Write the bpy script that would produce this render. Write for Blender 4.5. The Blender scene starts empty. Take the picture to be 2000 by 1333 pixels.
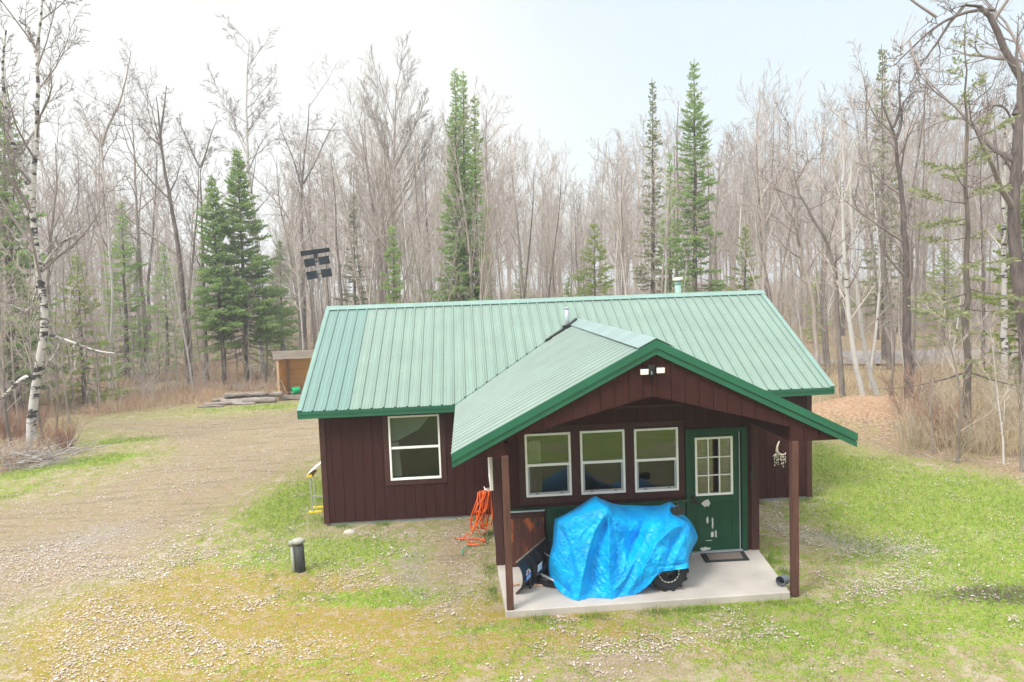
import bpy, math, random
import numpy as np
from mathutils import Vector, Matrix
R_ = math.radians
S = bpy.context.scene
COL = S.collection

# ------------------------------------------------------------------ camera
CAM = np.array([3.0132, -13.9962, 4.6828]); FPX = 1363.03
yaw, pitch, roll = .0634, -.0773, -.0358
FW = np.array([math.sin(yaw)*math.cos(pitch), math.cos(yaw)*math.cos(pitch), math.sin(pitch)])
rt = np.array([math.cos(yaw), -math.sin(yaw), 0.]); up_ = np.cross(rt, FW)
RT = rt*math.cos(roll)+up_*math.sin(roll); UP = -rt*math.sin(roll)+up_*math.cos(roll)
cam = bpy.data.cameras.new("camera"); cam.sensor_width = 36; cam.lens = 36*FPX/2000
cam.clip_start = .1; cam.clip_end = 3000
co = bpy.data.objects.new("camera", cam); COL.objects.link(co)
co.matrix_world = Matrix([[RT[0], UP[0], -FW[0], CAM[0]], [RT[1], UP[1], -FW[1], CAM[1]], [RT[2], UP[2], -FW[2], CAM[2]], [0, 0, 0, 1]])
S.camera = co
S.view_settings.view_transform = 'Standard'; S.view_settings.look = 'None'
S.view_settings.exposure = 1.32; S.view_settings.gamma = 1
S.cycles.max_bounces = 6; S.cycles.transparent_max_bounces = 12

# ------------------------------------------------------------------ sky and sun
SUN_EL, SUN_AZ = 50, -128        # azimuth measured from +Y towards +X
w = bpy.data.worlds.new("World"); S.world = w; w.use_nodes = True
nt = w.node_tree; N = nt.nodes; L = nt.links
bg = N['Background']; bg.inputs[1].default_value = .1
sky = N.new('ShaderNodeTexSky'); sky.sky_type = 'NISHITA'; sky.sun_disc = False
sky.sun_elevation = R_(SUN_EL); sky.sun_rotation = R_(SUN_AZ); sky.dust_density = 3; sky.air_density = 1.2
tc = N.new('ShaderNodeTexCoord')
mp = N.new('ShaderNodeMapping'); mp.inputs['Scale'].default_value = (1, 1, 2.2)
nz = N.new('ShaderNodeTexNoise'); nz.inputs['Scale'].default_value = 1.6; nz.inputs['Detail'].default_value = 5; nz.inputs['Roughness'].default_value = .5
L.new(tc.outputs['Generated'], mp.inputs[0]); L.new(mp.outputs[0], nz.inputs[0])
# thin overcast: blown white on the sun's side, thinning to pale blue low on the right
dp = N.new('ShaderNodeVectorMath'); dp.operation = 'DOT_PRODUCT'
dp.inputs[1].default_value = Vector((math.sin(R_(40)), math.cos(R_(40)), .36)).normalized()
L.new(tc.outputs['Generated'], dp.inputs[0])
mr = N.new('ShaderNodeMapRange'); mr.interpolation_type = 'SMOOTHSTEP'
mr.inputs[1].default_value = .72; mr.inputs[2].default_value = .97; mr.inputs[3].default_value = 1; mr.inputs[4].default_value = .12
L.new(dp.outputs['Value'], mr.inputs[0])
ad = N.new('ShaderNodeMath'); ad.operation = 'MULTIPLY_ADD'; ad.inputs[1].default_value = 1.1; ad.use_clamp = True
sb = N.new('ShaderNodeMath'); sb.operation = 'SUBTRACT'; sb.inputs[1].default_value = .5
L.new(nz.outputs['Fac'], sb.inputs[0]); L.new(sb.outputs[0], ad.inputs[0]); L.new(mr.outputs[0], ad.inputs[2])
mx = N.new('ShaderNodeMix'); mx.data_type = 'RGBA'
SKYC = N.new('ShaderNodeRGB'); SKYC.outputs[0].default_value = (4.1, 4.15, 4.05, 1)
# the sky texture itself, whitened by high haze
hz = N.new('ShaderNodeMix'); hz.data_type = 'RGBA'; hz.inputs[0].default_value = .72; hz.inputs[7].default_value = (3.3, 3.85, 4.1, 1)
L.new(sky.outputs[0], hz.inputs[6])
L.new(ad.outputs[0], mx.inputs[0]); L.new(hz.outputs[2], mx.inputs[6]); L.new(SKYC.outputs[0], mx.inputs[7])
# an overcast sky is about three times brighter overhead than at the horizon
sz = N.new('ShaderNodeSeparateXYZ'); L.new(tc.outputs['Generated'], sz.inputs[0])
zr = N.new('ShaderNodeMapRange'); zr.interpolation_type = 'SMOOTHSTEP'; zr.inputs[1].default_value = .36; zr.inputs[2].default_value = .9; zr.inputs[3].default_value = 1; zr.inputs[4].default_value = 3.0; L.new(sz.outputs[2], zr.inputs[0])
vm = N.new('ShaderNodeVectorMath'); vm.operation = 'SCALE'; L.new(mx.outputs[2], vm.inputs[0]); L.new(zr.outputs[0], vm.inputs['Scale'])
L.new(vm.outputs[0], bg.inputs[0])
sl = bpy.data.lights.new("sun", 'SUN'); sl.energy = 1.5; sl.angle = R_(16); sl.color = (1, .96, .9)
so = bpy.data.objects.new("sun", sl); COL.objects.link(so)
sdv = Vector((math.sin(R_(SUN_AZ))*math.cos(R_(SUN_EL)), math.cos(R_(SUN_AZ))*math.cos(R_(SUN_EL)), math.sin(R_(SUN_EL))))
so.rotation_euler = sdv.to_track_quat('Z', 'Y').to_euler(); so.location = sdv*60

# ------------------------------------------------------------------ materials
def lin(c):
    return tuple(((x/255+.055)/1.055)**2.4 if x/255 > .04045 else x/255/12.92 for x in c)
MATS = {}
def mat(name, base, rough=.7, var=.25, scale=4, bump=0, bscale=60, metal=0, spec=.3, hue2=None, stretch=(1, 1, 1), rnd=0, detail=5, coords='Object', trans=0):
    m = bpy.data.materials.new(name); m.use_nodes = True; MATS[name] = m
    n = m.node_tree.nodes; l = m.node_tree.links; p = n['Principled BSDF']
    p.inputs['Roughness'].default_value = rough; p.inputs['Metallic'].default_value = metal; p.inputs['Specular IOR Level'].default_value = spec
    t = n.new('ShaderNodeTexCoord'); mpp = n.new('ShaderNodeMapping'); mpp.inputs['Scale'].default_value = stretch
    l.new(t.outputs[coords], mpp.inputs[0])
    z = n.new('ShaderNodeTexNoise'); z.inputs['Scale'].default_value = scale; z.inputs['Detail'].default_value = detail; z.inputs['Roughness'].default_value = .6
    l.new(mpp.outputs[0], z.inputs[0])
    cr = n.new('ShaderNodeValToRGB'); cr.name = 'ramp'
    a = hue2 if hue2 else [c*(1-var) for c in base]; b = base if hue2 else [min(1, c*(1+var)) for c in base]
    cr.color_ramp.elements[0].position = .32; cr.color_ramp.elements[1].position = .68
    cr.color_ramp.elements[0].color = (*a, 1); cr.color_ramp.elements[1].color = (*b, 1)
    l.new(z.outputs['Fac'], cr.inputs[0])
    out = cr.outputs[0]
    if rnd:
        oi = n.new('ShaderNodeObjectInfo'); hs = n.new('ShaderNodeHueSaturation')
        mm = n.new('ShaderNodeMapRange'); mm.inputs[3].default_value = 1-rnd; mm.inputs[4].default_value = 1+rnd
        l.new(oi.outputs['Random'], mm.inputs[0]); l.new(mm.outputs[0], hs.inputs['Value']); l.new(out, hs.inputs['Color']); out = hs.outputs[0]
    l.new(out, p.inputs['Base Color'])
    if bump:
        z2 = n.new('ShaderNodeTexNoise'); z2.inputs['Scale'].default_value = bscale; z2.inputs['Detail'].default_value = 3
        l.new(mpp.outputs[0], z2.inputs[0]); bp = n.new('ShaderNodeBump'); bp.inputs['Strength'].default_value = bump; bp.inputs['Distance'].default_value = .02
        l.new(z2.outputs['Fac'], bp.inputs['Height']); l.new(bp.outputs[0], p.inputs['Normal'])
    if trans:
        tr = n.new('ShaderNodeBsdfTranslucent'); ms = n.new('ShaderNodeMixShader'); ms.inputs[0].default_value = trans
        l.new(out, tr.inputs[0]); l.new(p.outputs[0], ms.inputs[1]); l.new(tr.outputs[0], ms.inputs[2]); l.new(ms.outputs[0], n['Material Output'].inputs[0])
    return m
WOOD = mat('brown_stain', (.046, .0145, .0125), .8, .16, 3, .25, 30, spec=.12, stretch=(6, 6, .7))
WOOD2 = mat('brown_post_stain', (.095, .042, .032), .75, .3, 3, .2, 30, stretch=(8, 8, .8))
TRIM = mat('brown_trim_stain', (.058, .0205, .0175), .7, .25, 3, .15, 30, stretch=(5, 5, 1))
ROOF = mat('chalky_green_metal', (.155, .228, .19), .42, .07, 1.2, 0, spec=.5)
ROOFP = mat('chalky_green_metal_porch', (.165, .236, .206), .42, .08, 1.5, 0, spec=.5)
CAPM = mat('pale_ridge_metal', (.14, .24, .21), .38, .12, 2.5, 0, spec=.5)
CAPP = mat('weathered_ridge_metal', (.19, .265, .262), .45, .15, 2, 0, spec=.5)
GREEN = mat('green_trim_metal', (.009, .112, .062), .45, .12, 2, 0, spec=.5)
DGREEN = mat('dark_green_metal', (.006, .07, .035), .45, .15, 3, 0, spec=.5)
DOORG = mat('dark_green_door_paint', (.002, .058, .026), .5, .12, 3, .03, 40)
WHITE = mat('white_vinyl', (.90, .90, .87), .45, .04, 4)
SCRF = mat('grey_screen_frame', (.42, .44, .45), .5, .05, 4)
CONC = mat('concrete', (.42, .385, .35), .85, .16, 1.1, .25, 90)
FOUND = mat('grey_foundation', (.22, .25, .25), .85, .2, 4, .2)
DARKI = mat('dark_interior', (.03, .025, .02), .9, .2, 2)
BLACK = mat('black_metal', (.012, .013, .016), .35, .2, 5, .05, 30, spec=.5)
RUBBER = mat('black_rubber', (.022, .026, .03), .75, .25, 9, .2, 80)
STEEL = mat('grey_steel', (.36, .38, .40), .4, .15, 8, .05, metal=.6)
GALV = mat('galvanised_pipe', (.40, .45, .50), .45, .1, 6, 0, metal=.3)
ORANGE = mat('orange_cord', (.78, .13, .02), .5, .15, 6)
BARKG = mat('grey_bark', (.38, .33, .295), .9, .3, 2.0, .5, 30, hue2=(.21, .18, .16), stretch=(3, 3, .8), rnd=.35)
BARKD = mat('dark_bark', (.20, .16, .15), .95, .3, 3, .8, 30, hue2=(.075, .058, .055), stretch=(3, 3, .6), rnd=.2)
BARKC = mat('conifer_bark', (.14, .115, .10), .95, .3, 3, .5, 30, stretch=(3, 3, .8), rnd=.2)
TWIG = mat('grey_twigs', (.43, .375, .335), .9, .2, .5, rnd=.25, hue2=(.31, .26, .23))
TWIGR = mat('reddish_twigs', (.40, .345, .32), .9, .2, .5, rnd=.25)
TWIGP = mat('pale_twigs', (.48, .425, .38), .9, .2, .5, rnd=.2)
FIR = mat('fir_needles', (.40, .54, .19), .7, .4, 1.6, rnd=.12, hue2=(.22, .34, .13), trans=.55)
FIRB = mat('bright_spruce_needles', (.38, .46, .11), .7, .4, 1.6, rnd=.15, hue2=(.22, .30, .08), trans=.45)
FIRO = mat('dull_olive_needles', (.30, .32, .16), .75, .4, 1.6, rnd=.2, hue2=(.20, .22, .12), trans=.4)
def birch_mat(name, dark=.42):
    m = mat(name, (.50, .48, .465), .8, .08, 2, .3, 30)
    n = m.node_tree.nodes; l = m.node_tree.links; p = n['Principled BSDF']
    t = n.new('ShaderNodeTexCoord'); mpp = n.new('ShaderNodeMapping'); mpp.inputs['Scale'].default_value = (1.1, 1.1, 3.2)
    l.new(t.outputs['Object'], mpp.inputs[0]); z = n.new('ShaderNodeTexNoise'); z.inputs['Scale'].default_value = 1.7; z.inputs['Detail'].default_value = 6; z.inputs['Roughness'].default_value = .7
    l.new(mpp.outputs[0], z.inputs[0]); mrr = n.new('ShaderNodeMapRange'); mrr.inputs[1].default_value = dark-.03; mrr.inputs[2].default_value = dark+.02
    l.new(z.outputs['Fac'], mrr.inputs[0]); mm = n.new('ShaderNodeMix'); mm.data_type = 'RGBA'; mm.inputs[6].default_value = (.035, .03, .03, 1)
    l.new(mrr.outputs[0], mm.inputs[0]); l.new(n['ramp'].outputs[0], mm.inputs[7]); l.new(mm.outputs[2], p.inputs['Base Color'])
    return m
BIRCH = birch_mat('birch_bark', .47); BIRCHY = birch_mat('young_birch_bark', .38)
def glass_mat(name, refl, tint):
    m = bpy.data.materials.new(name); m.use_nodes = True; n = m.node_tree.nodes; l = m.node_tree.links
    n.remove(n['Principled BSDF']); g = n.new('ShaderNodeBsdfGlossy'); g.inputs['Roughness'].default_value = .0; g.inputs[0].default_value = (.95, 1, .95, 1)
    t = n.new('ShaderNodeBsdfTransparent'); t.inputs[0].default_value = (*tint, 1)
    lw = n.new('ShaderNodeLayerWeight'); lw.inputs[0].default_value = .25
    mr2 = n.new('ShaderNodeMapRange'); mr2.inputs[3].default_value = refl; mr2.inputs[4].default_value = min(1, refl*2+.05)
    l.new(lw.outputs['Facing'], mr2.inputs[0]); ms = n.new('ShaderNodeMixShader')
    l.new(mr2.outputs[0], ms.inputs[0]); l.new(t.outputs[0], ms.inputs[1]); l.new(g.outputs[0], ms.inputs[2]); l.new(ms.outputs[0], n['Material Output'].inputs[0])
    return m
GLASS = glass_mat('window_glass', .075, (.8, .85, .8)); GLASSD = glass_mat('dim_window_glass', .035, (.8, .85, .85)); GLASSS = glass_mat('screened_window_glass', .045, (.5, .5, .5))

# the first roofing sheet is a newer, bluer panel; faint run-off streaks down the slope
def roof_extra(m, xs=None):
    n = m.node_tree.nodes; l = m.node_tree.links; p = n['Principled BSDF']
    t = n.new('ShaderNodeTexCoord'); sp = n.new('ShaderNodeSeparateXYZ'); l.new(t.outputs['Object'], sp.inputs[0])
    src = n['ramp'].outputs[0]
    if xs is not None:
        lt = n.new('ShaderNodeMath'); lt.operation = 'LESS_THAN'; lt.inputs[1].default_value = xs; l.new(sp.outputs[0], lt.inputs[0])
        mm = n.new('ShaderNodeMix'); mm.data_type = 'RGBA'; mm.inputs[7].default_value = (.105, .20, .182, 1)
        ml = n.new('ShaderNodeMath'); ml.operation = 'MULTIPLY'; ml.inputs[1].default_value = .8; l.new(lt.outputs[0], ml.inputs[0])
        l.new(ml.outputs[0], mm.inputs[0]); l.new(src, mm.inputs[6]); src = mm.outputs[2]
    mpp = n.new('ShaderNodeMapping'); mpp.inputs['Scale'].default_value = (9, .5, .5) if xs is not None else (.5, 9, .5)
    l.new(t.outputs['Object'], mpp.inputs[0]); z = n.new('ShaderNodeTexNoise'); z.inputs['Scale'].default_value = 2; z.inputs['Detail'].default_value = 4
    l.new(mpp.outputs[0], z.inputs[0]); mrr = n.new('ShaderNodeMapRange'); mrr.inputs[3].default_value = .86; mrr.inputs[4].default_value = 1.14
    l.new(z.outputs['Fac'], mrr.inputs[0]); hs = n.new('ShaderNodeHueSaturation'); l.new(mrr.outputs[0], hs.inputs['Value']); l.new(src, hs.inputs['Color'])
    # rib shading painted as dark lines along the foot of each rib, and rows of screw heads
    def mth(op, a, b):
        q = n.new('ShaderNodeMath'); q.operation = op
        for i, c in ((0, a), (1, b)):
            if isinstance(c, (int, float)): q.inputs[i].default_value = c
            else: l.new(c, q.inputs[i])
        return q.outputs[0]
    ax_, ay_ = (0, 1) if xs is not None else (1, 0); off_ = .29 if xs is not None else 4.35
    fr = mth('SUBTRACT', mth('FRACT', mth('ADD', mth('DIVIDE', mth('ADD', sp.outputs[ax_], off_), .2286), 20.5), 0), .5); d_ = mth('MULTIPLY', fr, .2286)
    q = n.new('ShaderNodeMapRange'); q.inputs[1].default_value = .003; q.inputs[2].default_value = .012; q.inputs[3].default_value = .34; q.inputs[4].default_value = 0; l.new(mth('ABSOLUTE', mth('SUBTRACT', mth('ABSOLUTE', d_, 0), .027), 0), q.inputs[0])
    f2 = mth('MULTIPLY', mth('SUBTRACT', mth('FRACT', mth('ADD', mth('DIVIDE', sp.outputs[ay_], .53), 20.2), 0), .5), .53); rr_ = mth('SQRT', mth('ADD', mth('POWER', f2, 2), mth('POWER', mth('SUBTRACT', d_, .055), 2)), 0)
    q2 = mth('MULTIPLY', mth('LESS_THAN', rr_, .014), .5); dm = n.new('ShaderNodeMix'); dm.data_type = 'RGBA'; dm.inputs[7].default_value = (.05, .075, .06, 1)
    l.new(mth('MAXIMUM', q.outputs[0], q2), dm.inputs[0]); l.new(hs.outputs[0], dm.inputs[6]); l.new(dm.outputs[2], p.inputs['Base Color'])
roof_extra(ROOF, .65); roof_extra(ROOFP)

# ------------------------------------------------------------------ mesh helpers
class MB:
    def __init__(s): s.v = []; s.f = []
    def poly(s, pts):
        k = len(s.v); s.v += [tuple(p) for p in pts]; s.f.append(tuple(range(k, k+len(pts))))
    def box(s, x0, x1, y0, y1, z0, z1):
        k = len(s.v)
        s.v += [(x0, y0, z0), (x1, y0, z0), (x1, y1, z0), (x0, y1, z0), (x0, y0, z1), (x1, y0, z1), (x1, y1, z1), (x0, y1, z1)]
        s.f += [(k, k+3, k+2, k+1), (k+4, k+5, k+6, k+7), (k, k+1, k+5, k+4), (k+1, k+2, k+6, k+5), (k+2, k+3, k+7, k+6), (k+3, k, k+4, k+7)]
    def prism(s, poly, vec):
        k = len(s.v); n = len(poly); vec = np.array(vec)
        s.v += [tuple(p) for p in poly] + [tuple(np.array(p)+vec) for p in poly]
        s.f.append(tuple(range(k+n-1, k-1, -1))); s.f.append(tuple(range(k+n, k+2*n)))
        for i in range(n): j = (i+1) % n; s.f.append((k+i, k+j, k+n+j, k+n+i))
    def bar(s, a, b, wd, hg=None, upv=(0, 0, 1)):
        a = np.array(a, float); b = np.array(b, float); hg = hg or wd; d = b-a; d /= np.linalg.norm(d)
        u = np.cross(d, upv); 
        if np.linalg.norm(u) < 1e-4: u = np.cross(d, (1, 0, 0))
        u /= np.linalg.norm(u); v = np.cross(u, d)
        q = [a+u*sx*wd/2+v*sy*hg/2 for sx, sy in ((-1, -1), (1, -1), (1, 1), (-1, 1))]
        s.prism(q, b-a)
    def tube(s, pts, r, n=10, caps=True):
        pts = [np.array(p, float) for p in pts]; rs = r if hasattr(r, '__len__') else [r]*len(pts); k0 = len(s.v)
        prev = None
        for i, p in enumerate(pts):
            d = pts[min(i+1, len(pts)-1)]-pts[max(i-1, 0)]; d /= np.linalg.norm(d)+1e-9
            if prev is None:
                u = np.cross(d, (0, 0, 1)); 
                if np.linalg.norm(u) < 1e-3: u = np.cross(d, (1, 0, 0))
            else: u = prev-d*np.dot(prev, d)
            u /= np.linalg.norm(u)+1e-9; prev = u; v = np.cross(d, u)
            for j in range(n):
                a = 2*math.pi*j/n; s.v.append(tuple(p+rs[i]*(math.cos(a)*u+math.sin(a)*v)))
        for i in range(len(pts)-1):
            for j in range(n):
                a = k0+i*n+j; b = k0+i*n+(j+1) % n; s.f.append((a, b, b+n, a+n))
        if caps:
            s.f.append(tuple(range(k0+n-1, k0-1, -1))); k1 = k0+(len(pts)-1)*n; s.f.append(tuple(range(k1, k1+n)))
    def each(s, name, m, parent=None, smooth=False, bevel=0):
        """one object per separate piece"""
        par = list(range(len(s.v)))
        def fd(a):
            while par[a] != a: par[a] = par[par[a]]; a = par[a]
            return a
        for f in s.f:
            for q in f[1:]: par[fd(q)] = fd(f[0])
        grp = {}
        for f in s.f: grp.setdefault(fd(f[0]), []).append(f)
        out = []
        for fs_ in grp.values():
            ids = sorted({i for f in fs_ for i in f}); mp2 = {a: i for i, a in enumerate(ids)}; b = MB(); b.v = [s.v[i] for i in ids]; b.f = [tuple(mp2[i] for i in f) for f in fs_]; out.append(b.build(name, m, parent, smooth, bevel))
        return out
    def build(s, name, m, parent=None, smooth=False, bevel=0):
        me = bpy.data.meshes.new(name); me.from_pydata([tuple(map(float, v)) for v in s.v], [], s.f); me.materials.append(m)
        if smooth: me.polygons.foreach_set('use_smooth', [True]*len(me.polygons))
        o = bpy.data.objects.new(name, me); COL.objects.link(o)
        if parent: o.parent = parent; o.matrix_parent_inverse = Matrix.Translation(parent.location).inverted() if parent.parent is None and parent.type == 'EMPTY' else Matrix()
        if bevel:
            b = o.modifiers.new('bevel', 'BEVEL'); b.width = bevel; b.segments = 2; b.limit_method = 'ANGLE'
        return o
def empty(name, loc=(0, 0, 0)):
    o = bpy.data.objects.new(name, None); COL.objects.link(o); o.location = loc; o.empty_display_size = .2; return o
def tag(o, label, cat, group=None, kind=None):
    if label: o['label'] = label
    if cat: o['category'] = cat
    if group: o['group'] = group
    if kind: o['kind'] = kind
    return o
def npmesh(name, V, F, m, smooth=False, attr=None):
    """V (n,3) array, F (k,c) array of faces"""
    me = bpy.data.meshes.new(name); V = np.asarray(V, np.float32); F = np.asarray(F, np.int32); c = F.shape[1]
    me.vertices.add(len(V)); me.vertices.foreach_set('co', V.ravel()); me.loops.add(F.size); me.loops.foreach_set('vertex_index', F.ravel())
    me.polygons.add(len(F)); me.polygons.foreach_set('loop_start', np.arange(0, F.size, c, dtype=np.int32)); me.polygons.foreach_set('loop_total', np.full(len(F), c, np.int32))
    if smooth: me.polygons.foreach_set('use_smooth', np.ones(len(F), bool))
    me.update(calc_edges=True)
    for an, arr in (attr or {}).items():
        a = me.attributes.new(an, 'FLOAT_COLOR', 'POINT'); a.data.foreach_set('color', np.asarray(arr, np.float32).ravel())
    me.materials.append(m); return me
def link(name, me, parent=None):
    o = bpy.data.objects.new(name, me); COL.objects.link(o)
    if parent: o.parent = parent
    return o
def ray(u, v): return FW*FPX+RT*(u-1000)-UP*(v-666.5)
def onY(u, v, y): d = ray(u, v); return CAM+d*((y-CAM[1])/d[1])
def onG(u, v, z=0.): d = ray(u, v); return CAM+d*((z-CAM[2])/d[2])
def topx(p):
    d = np.asarray(p)-CAM; k = FPX/(d@FW); return 1000+k*(d@RT), 666.5-k*(d@UP)

# value noise on the plane for placing things
_rn = np.random.RandomState(5); _tab = _rn.rand(64, 64)
def vnoise(x, y):
    xi = np.floor(x).astype(int); yi = np.floor(y).astype(int); fx = x-xi; fy = y-yi; fx = fx*fx*(3-2*fx); fy = fy*fy*(3-2*fy)
    t = lambda a, b: _tab[a % 64, b % 64]
    return (t(xi, yi)*(1-fx)+t(xi+1, yi)*fx)*(1-fy)+(t(xi, yi+1)*(1-fx)+t(xi+1, yi+1)*fx)*fy
def fnoise(x, y, o=4):
    r = 0; a = .5
    for i in range(o): r = r+a*vnoise(x*2**i+i*17.3, y*2**i+i*9.1); a *= .5
    return r/(1-.5**o)

# ------------------------------------------------------------------ ground
def sd_poly(x, y, P):
    P = np.array(P, float); d = np.full(x.shape, 1e9); ins = np.zeros(x.shape, bool)
    for i in range(len(P)):
        a = P[i]; b = P[(i+1) % len(P)]; e = b-a; wx = x-a[0]; wy = y-a[1]
        t = np.clip((wx*e[0]+wy*e[1])/(e@e), 0, 1); d = np.minimum(d, np.hypot(wx-e[0]*t, wy-e[1]*t))
        c = ((a[1] <= y) & (b[1] > y)) | ((b[1] <= y) & (a[1] > y))
        xi = a[0]+(y-a[1])/(e[1] if e[1] else 1e-9)*e[0]; ins ^= c & (x < xi)
    return np.where(ins, -d, d)
def soft(d, w_): return np.clip(.5-d/(2*w_), 0, 1)
def blob(x, y, cx, cy, rx, ry=None, rot=0):
    ry = ry or rx; c, s_ = math.cos(rot), math.sin(rot); u = ((x-cx)*c+(y-cy)*s_)/rx; v = (-(x-cx)*s_+(y-cy)*c)/ry
    return np.exp(-(u*u+v*v))
DRIVE = [(-1.2, 14.6), (-13.5, 13.8), (-11.5, 12.4), (-8.6, 11.5), (-7.2, 9.6), (-6.4, 6.6), (-6.9, 4.2), (-8.5, 2.6), (-13, -1), (-10, -5), (-4.4, -3.2), (-2.9, -1.9), (-2.6, .6), (-2.3, 3), (-1.5, 6.4), (.4, 9), (1, 14)]
LAWN = [(-40, -60), (45, -60), (30, -9), (19, -3.5), (15.4, .2), (14.4, 2.6), (12.8, 5.6), (12.6, 9), (11, 15), (4, 18.2), (-2, 18.6), (-6.2, 18.0), (-9.4, 16.6), (-13.3, 14.6), (-13.6, 12.4), (-11.2, 10.5), (-9.4, 7.4), (-10.2, 5.8), (-16, 3), (-40, -4)]
ROADL = [(11, 25), (26, 21.6), (60, 12), (60, 19.5), (28, 27.5), (12, 31)]
def zones(x, y):
    n = fnoise(x*.9, y*.9)-.5; n2 = fnoise(x*.35+7, y*.35)-.5; x2 = x+n*1.2; y2 = y+n2*1.4
    lawn = soft(sd_poly(x2, y2, LAWN), .8)
    drive = soft(sd_poly(x2, y2, DRIVE), .9)
    drive = np.maximum(drive, .9*blob(x, y, 2.6, -1.9, .5, 2.2)*(y > -6))
    drive = np.clip(np.maximum(drive, .95*blob(x2, y2, 4.8, -6.1, 1.3, .5)), 0, 1)
    gravel = np.clip(.9*blob(x2, y2, 9.1, -2.5, 1.0, .55, -.9)+.8*blob(x2, y2, 2.0, -2.3, .5, 1.4, .2)+.8*blob(x2, y2, -4.6, .2, 1.8, 1.2, .5)+.7*blob(x2, y2, 10.3, -3.1, .7, .3), 0, 1)
    green = .45*blob(x2, y2, 3, -6, 5, 1.2)+.5*blob(x2, y2, 9, -5.5, 3, 1.5)+1.0*blob(x2, y2, -1.1, 1.6, 1.1, 2.2)+1.0*blob(x2, y2, .4, -1.5, 1.9, .75)+.6*blob(x2, y2, 1.5, -3.2, 1.6, .5)+.6*blob(x2, y2, -.2, 4, .8, 2.2)
    green += 1.25*blob(x2, y2, 12.6, -1.2, 3.2, 2.6)+.8*blob(x2, y2, 11.5, 3.2, 2.2, 2.0)+.8*blob(x2, y2, 10.8, -3.6, 1.5, .9, -.4)+.7*blob(x2, y2, 13, -5.5, 3, 1.6)
    green += .95*blob(x2, y2, -8.6, 10.4, 1.6, .7)+.9*blob(x2, y2, -8.2, 7.2, 1.5, .8, .7)+.8*blob(x2, y2, -4.5, 15.6, 5.5, .6)+.7*blob(x2, y2, -10, 5.4, 2.2, .9, .5)+.5*blob(x2, y2, -9, 4, 2, 1)
    green += .6*blob(x2, y2, 1.6, -3.4, 1.0, .5)+.6*blob(x2, y2, 7.9, -3.0, .3, 1)+.5*blob(x2, y2, 6.6, -4.8, 1.6, .25)+.5*blob(x2, y2, 7, -5.6, .6, .3)+.6*blob(x2, y2, 3.4, -4.8, .8, .2)
    green += 1.3*soft(y+9.5, 2)*np.clip(fnoise(x*.7, y*.7)*2.4-.5, .1, 1.2)
    moss = 1.2*blob(x2, y2, .2, -4.3, 3.6, 1.9)+.5*blob(x2, y2, -1.5, -1.5, 2.4, 1.6)+1.0*blob(x2, y2, -1.9, -3.5, 1.6, 1.0)+1.0*blob(x2, y2, 3.4, -5.4, 3.2, .8)+.9*blob(x2, y2, 5.6, -5.8, .8, .3)+.45*blob(x2, y2, -3.5, 1.5, 1.5, 1)+.4*blob(x2, y2, -7, 2.6, 1.4, .8)
    moss += .35*blob(x2, y2, 8.8, -4.6, 2, .5)+.5*blob(x2, y2, 10.2, 3.5, .8, 2.4)+.5*blob(x2, y2, 8, -1, .4, 1.2)
    litter = 1.1*blob(x2, y2, -2.3, -4.2, 1.7, .7, -.45)+.7*blob(x2, y2, -3.6, -1.4, 1.3, .5, -.6)+.6*blob(x2, y2, 12, -2.6, .8, .3)+.8*blob(x2, y2, .1, -5.2, 1.4, .5)+.6*blob(x2, y2, -.4, -3.3, .5, .35)+1.3*blob(x2, y2, 8.6, -1.0, .8, 1.1)+.7*blob(x2, y2, 5.5, -5.5, 1.6, .4)+.7*blob(x2, y2, 10.1, -3.1, .7, .5)+.5*blob(x2, y2, -4.5, -1.2, 2, 1.2)+.35*blob(x2, y2, -1.2, -1.5, 3, 1.6)+.5*blob(x2, y2, 2, -.7, 1.6, .5)+.5*blob(x2, y2, 3.1, -2.6, .35, 2)+.5*blob(x2, y2, 9.4, -4.2, 1.5, .6)+.22
    mud = .9*blob(x2, y2, 10.6, -5.0, 1.1, .35, -.2)
    brush = 1-lawn
    return [np.clip(q, 0, 1) for q in (.82*drive, np.minimum(green, .9)*(1-.55*drive), np.minimum(moss, .70)*(1-.75*drive), litter, brush, gravel, mud)]
def height(x, y):
    near = soft(-(np.hypot((x-4)/9, (y+0)/8)-1), .3)
    z = near*(fnoise(x*.25+3, y*.25)-.5)*.35 + (fnoise(x*1.3, y*1.3)-.5)*.05*np.clip(near+.25, 0, 1)
    z = z+.62*blob(x, y, 15.0, 7.4, 1.9, 1.3, -.2)+.45*blob(x, y, 17.3, 7.4, 1.8, 1.2)
    far = np.clip((y-30)/60, 0, 1); z = z+far*1.2
    return z*(1-np.exp(-np.maximum(0, sd_poly(x, y, [(-.5, 7), (-.5, -3), (3, -4.8), (8.2, -4.8), (10.6, -.5), (10.6, 7)]))/.8))
def axis(a, b, step, lim, g=1.12):
    c = list(np.arange(a, b+1e-6, step)); s_ = step; lo = [a]; hi = [c[-1]]
    while lo[-1] > -lim: s_ *= g; lo.append(lo[-1]-s_)
    s_ = step
    while hi[-1] < lim: s_ *= g; hi.append(hi[-1]+s_)
    return np.array(lo[:0:-1]+c+hi[1:])
gx = axis(-14, 19, .13, 900); gy = axis(-9, 17, .13, 900)
GX, GY = np.meshgrid(gx, gy); nx, ny = len(gx), len(gy)
zz = zones(GX.ravel(), GY.ravel()); GZ = height(GX.ravel(), GY.ravel())
V = np.stack([GX.ravel(), GY.ravel(), GZ], 1); ii = (np.arange(ny-1)[:, None]*nx+np.arange(nx-1)).ravel()
F = np.stack([ii, ii+1, ii+nx+1, ii+nx], 1)
one = np.ones(len(V))
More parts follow.
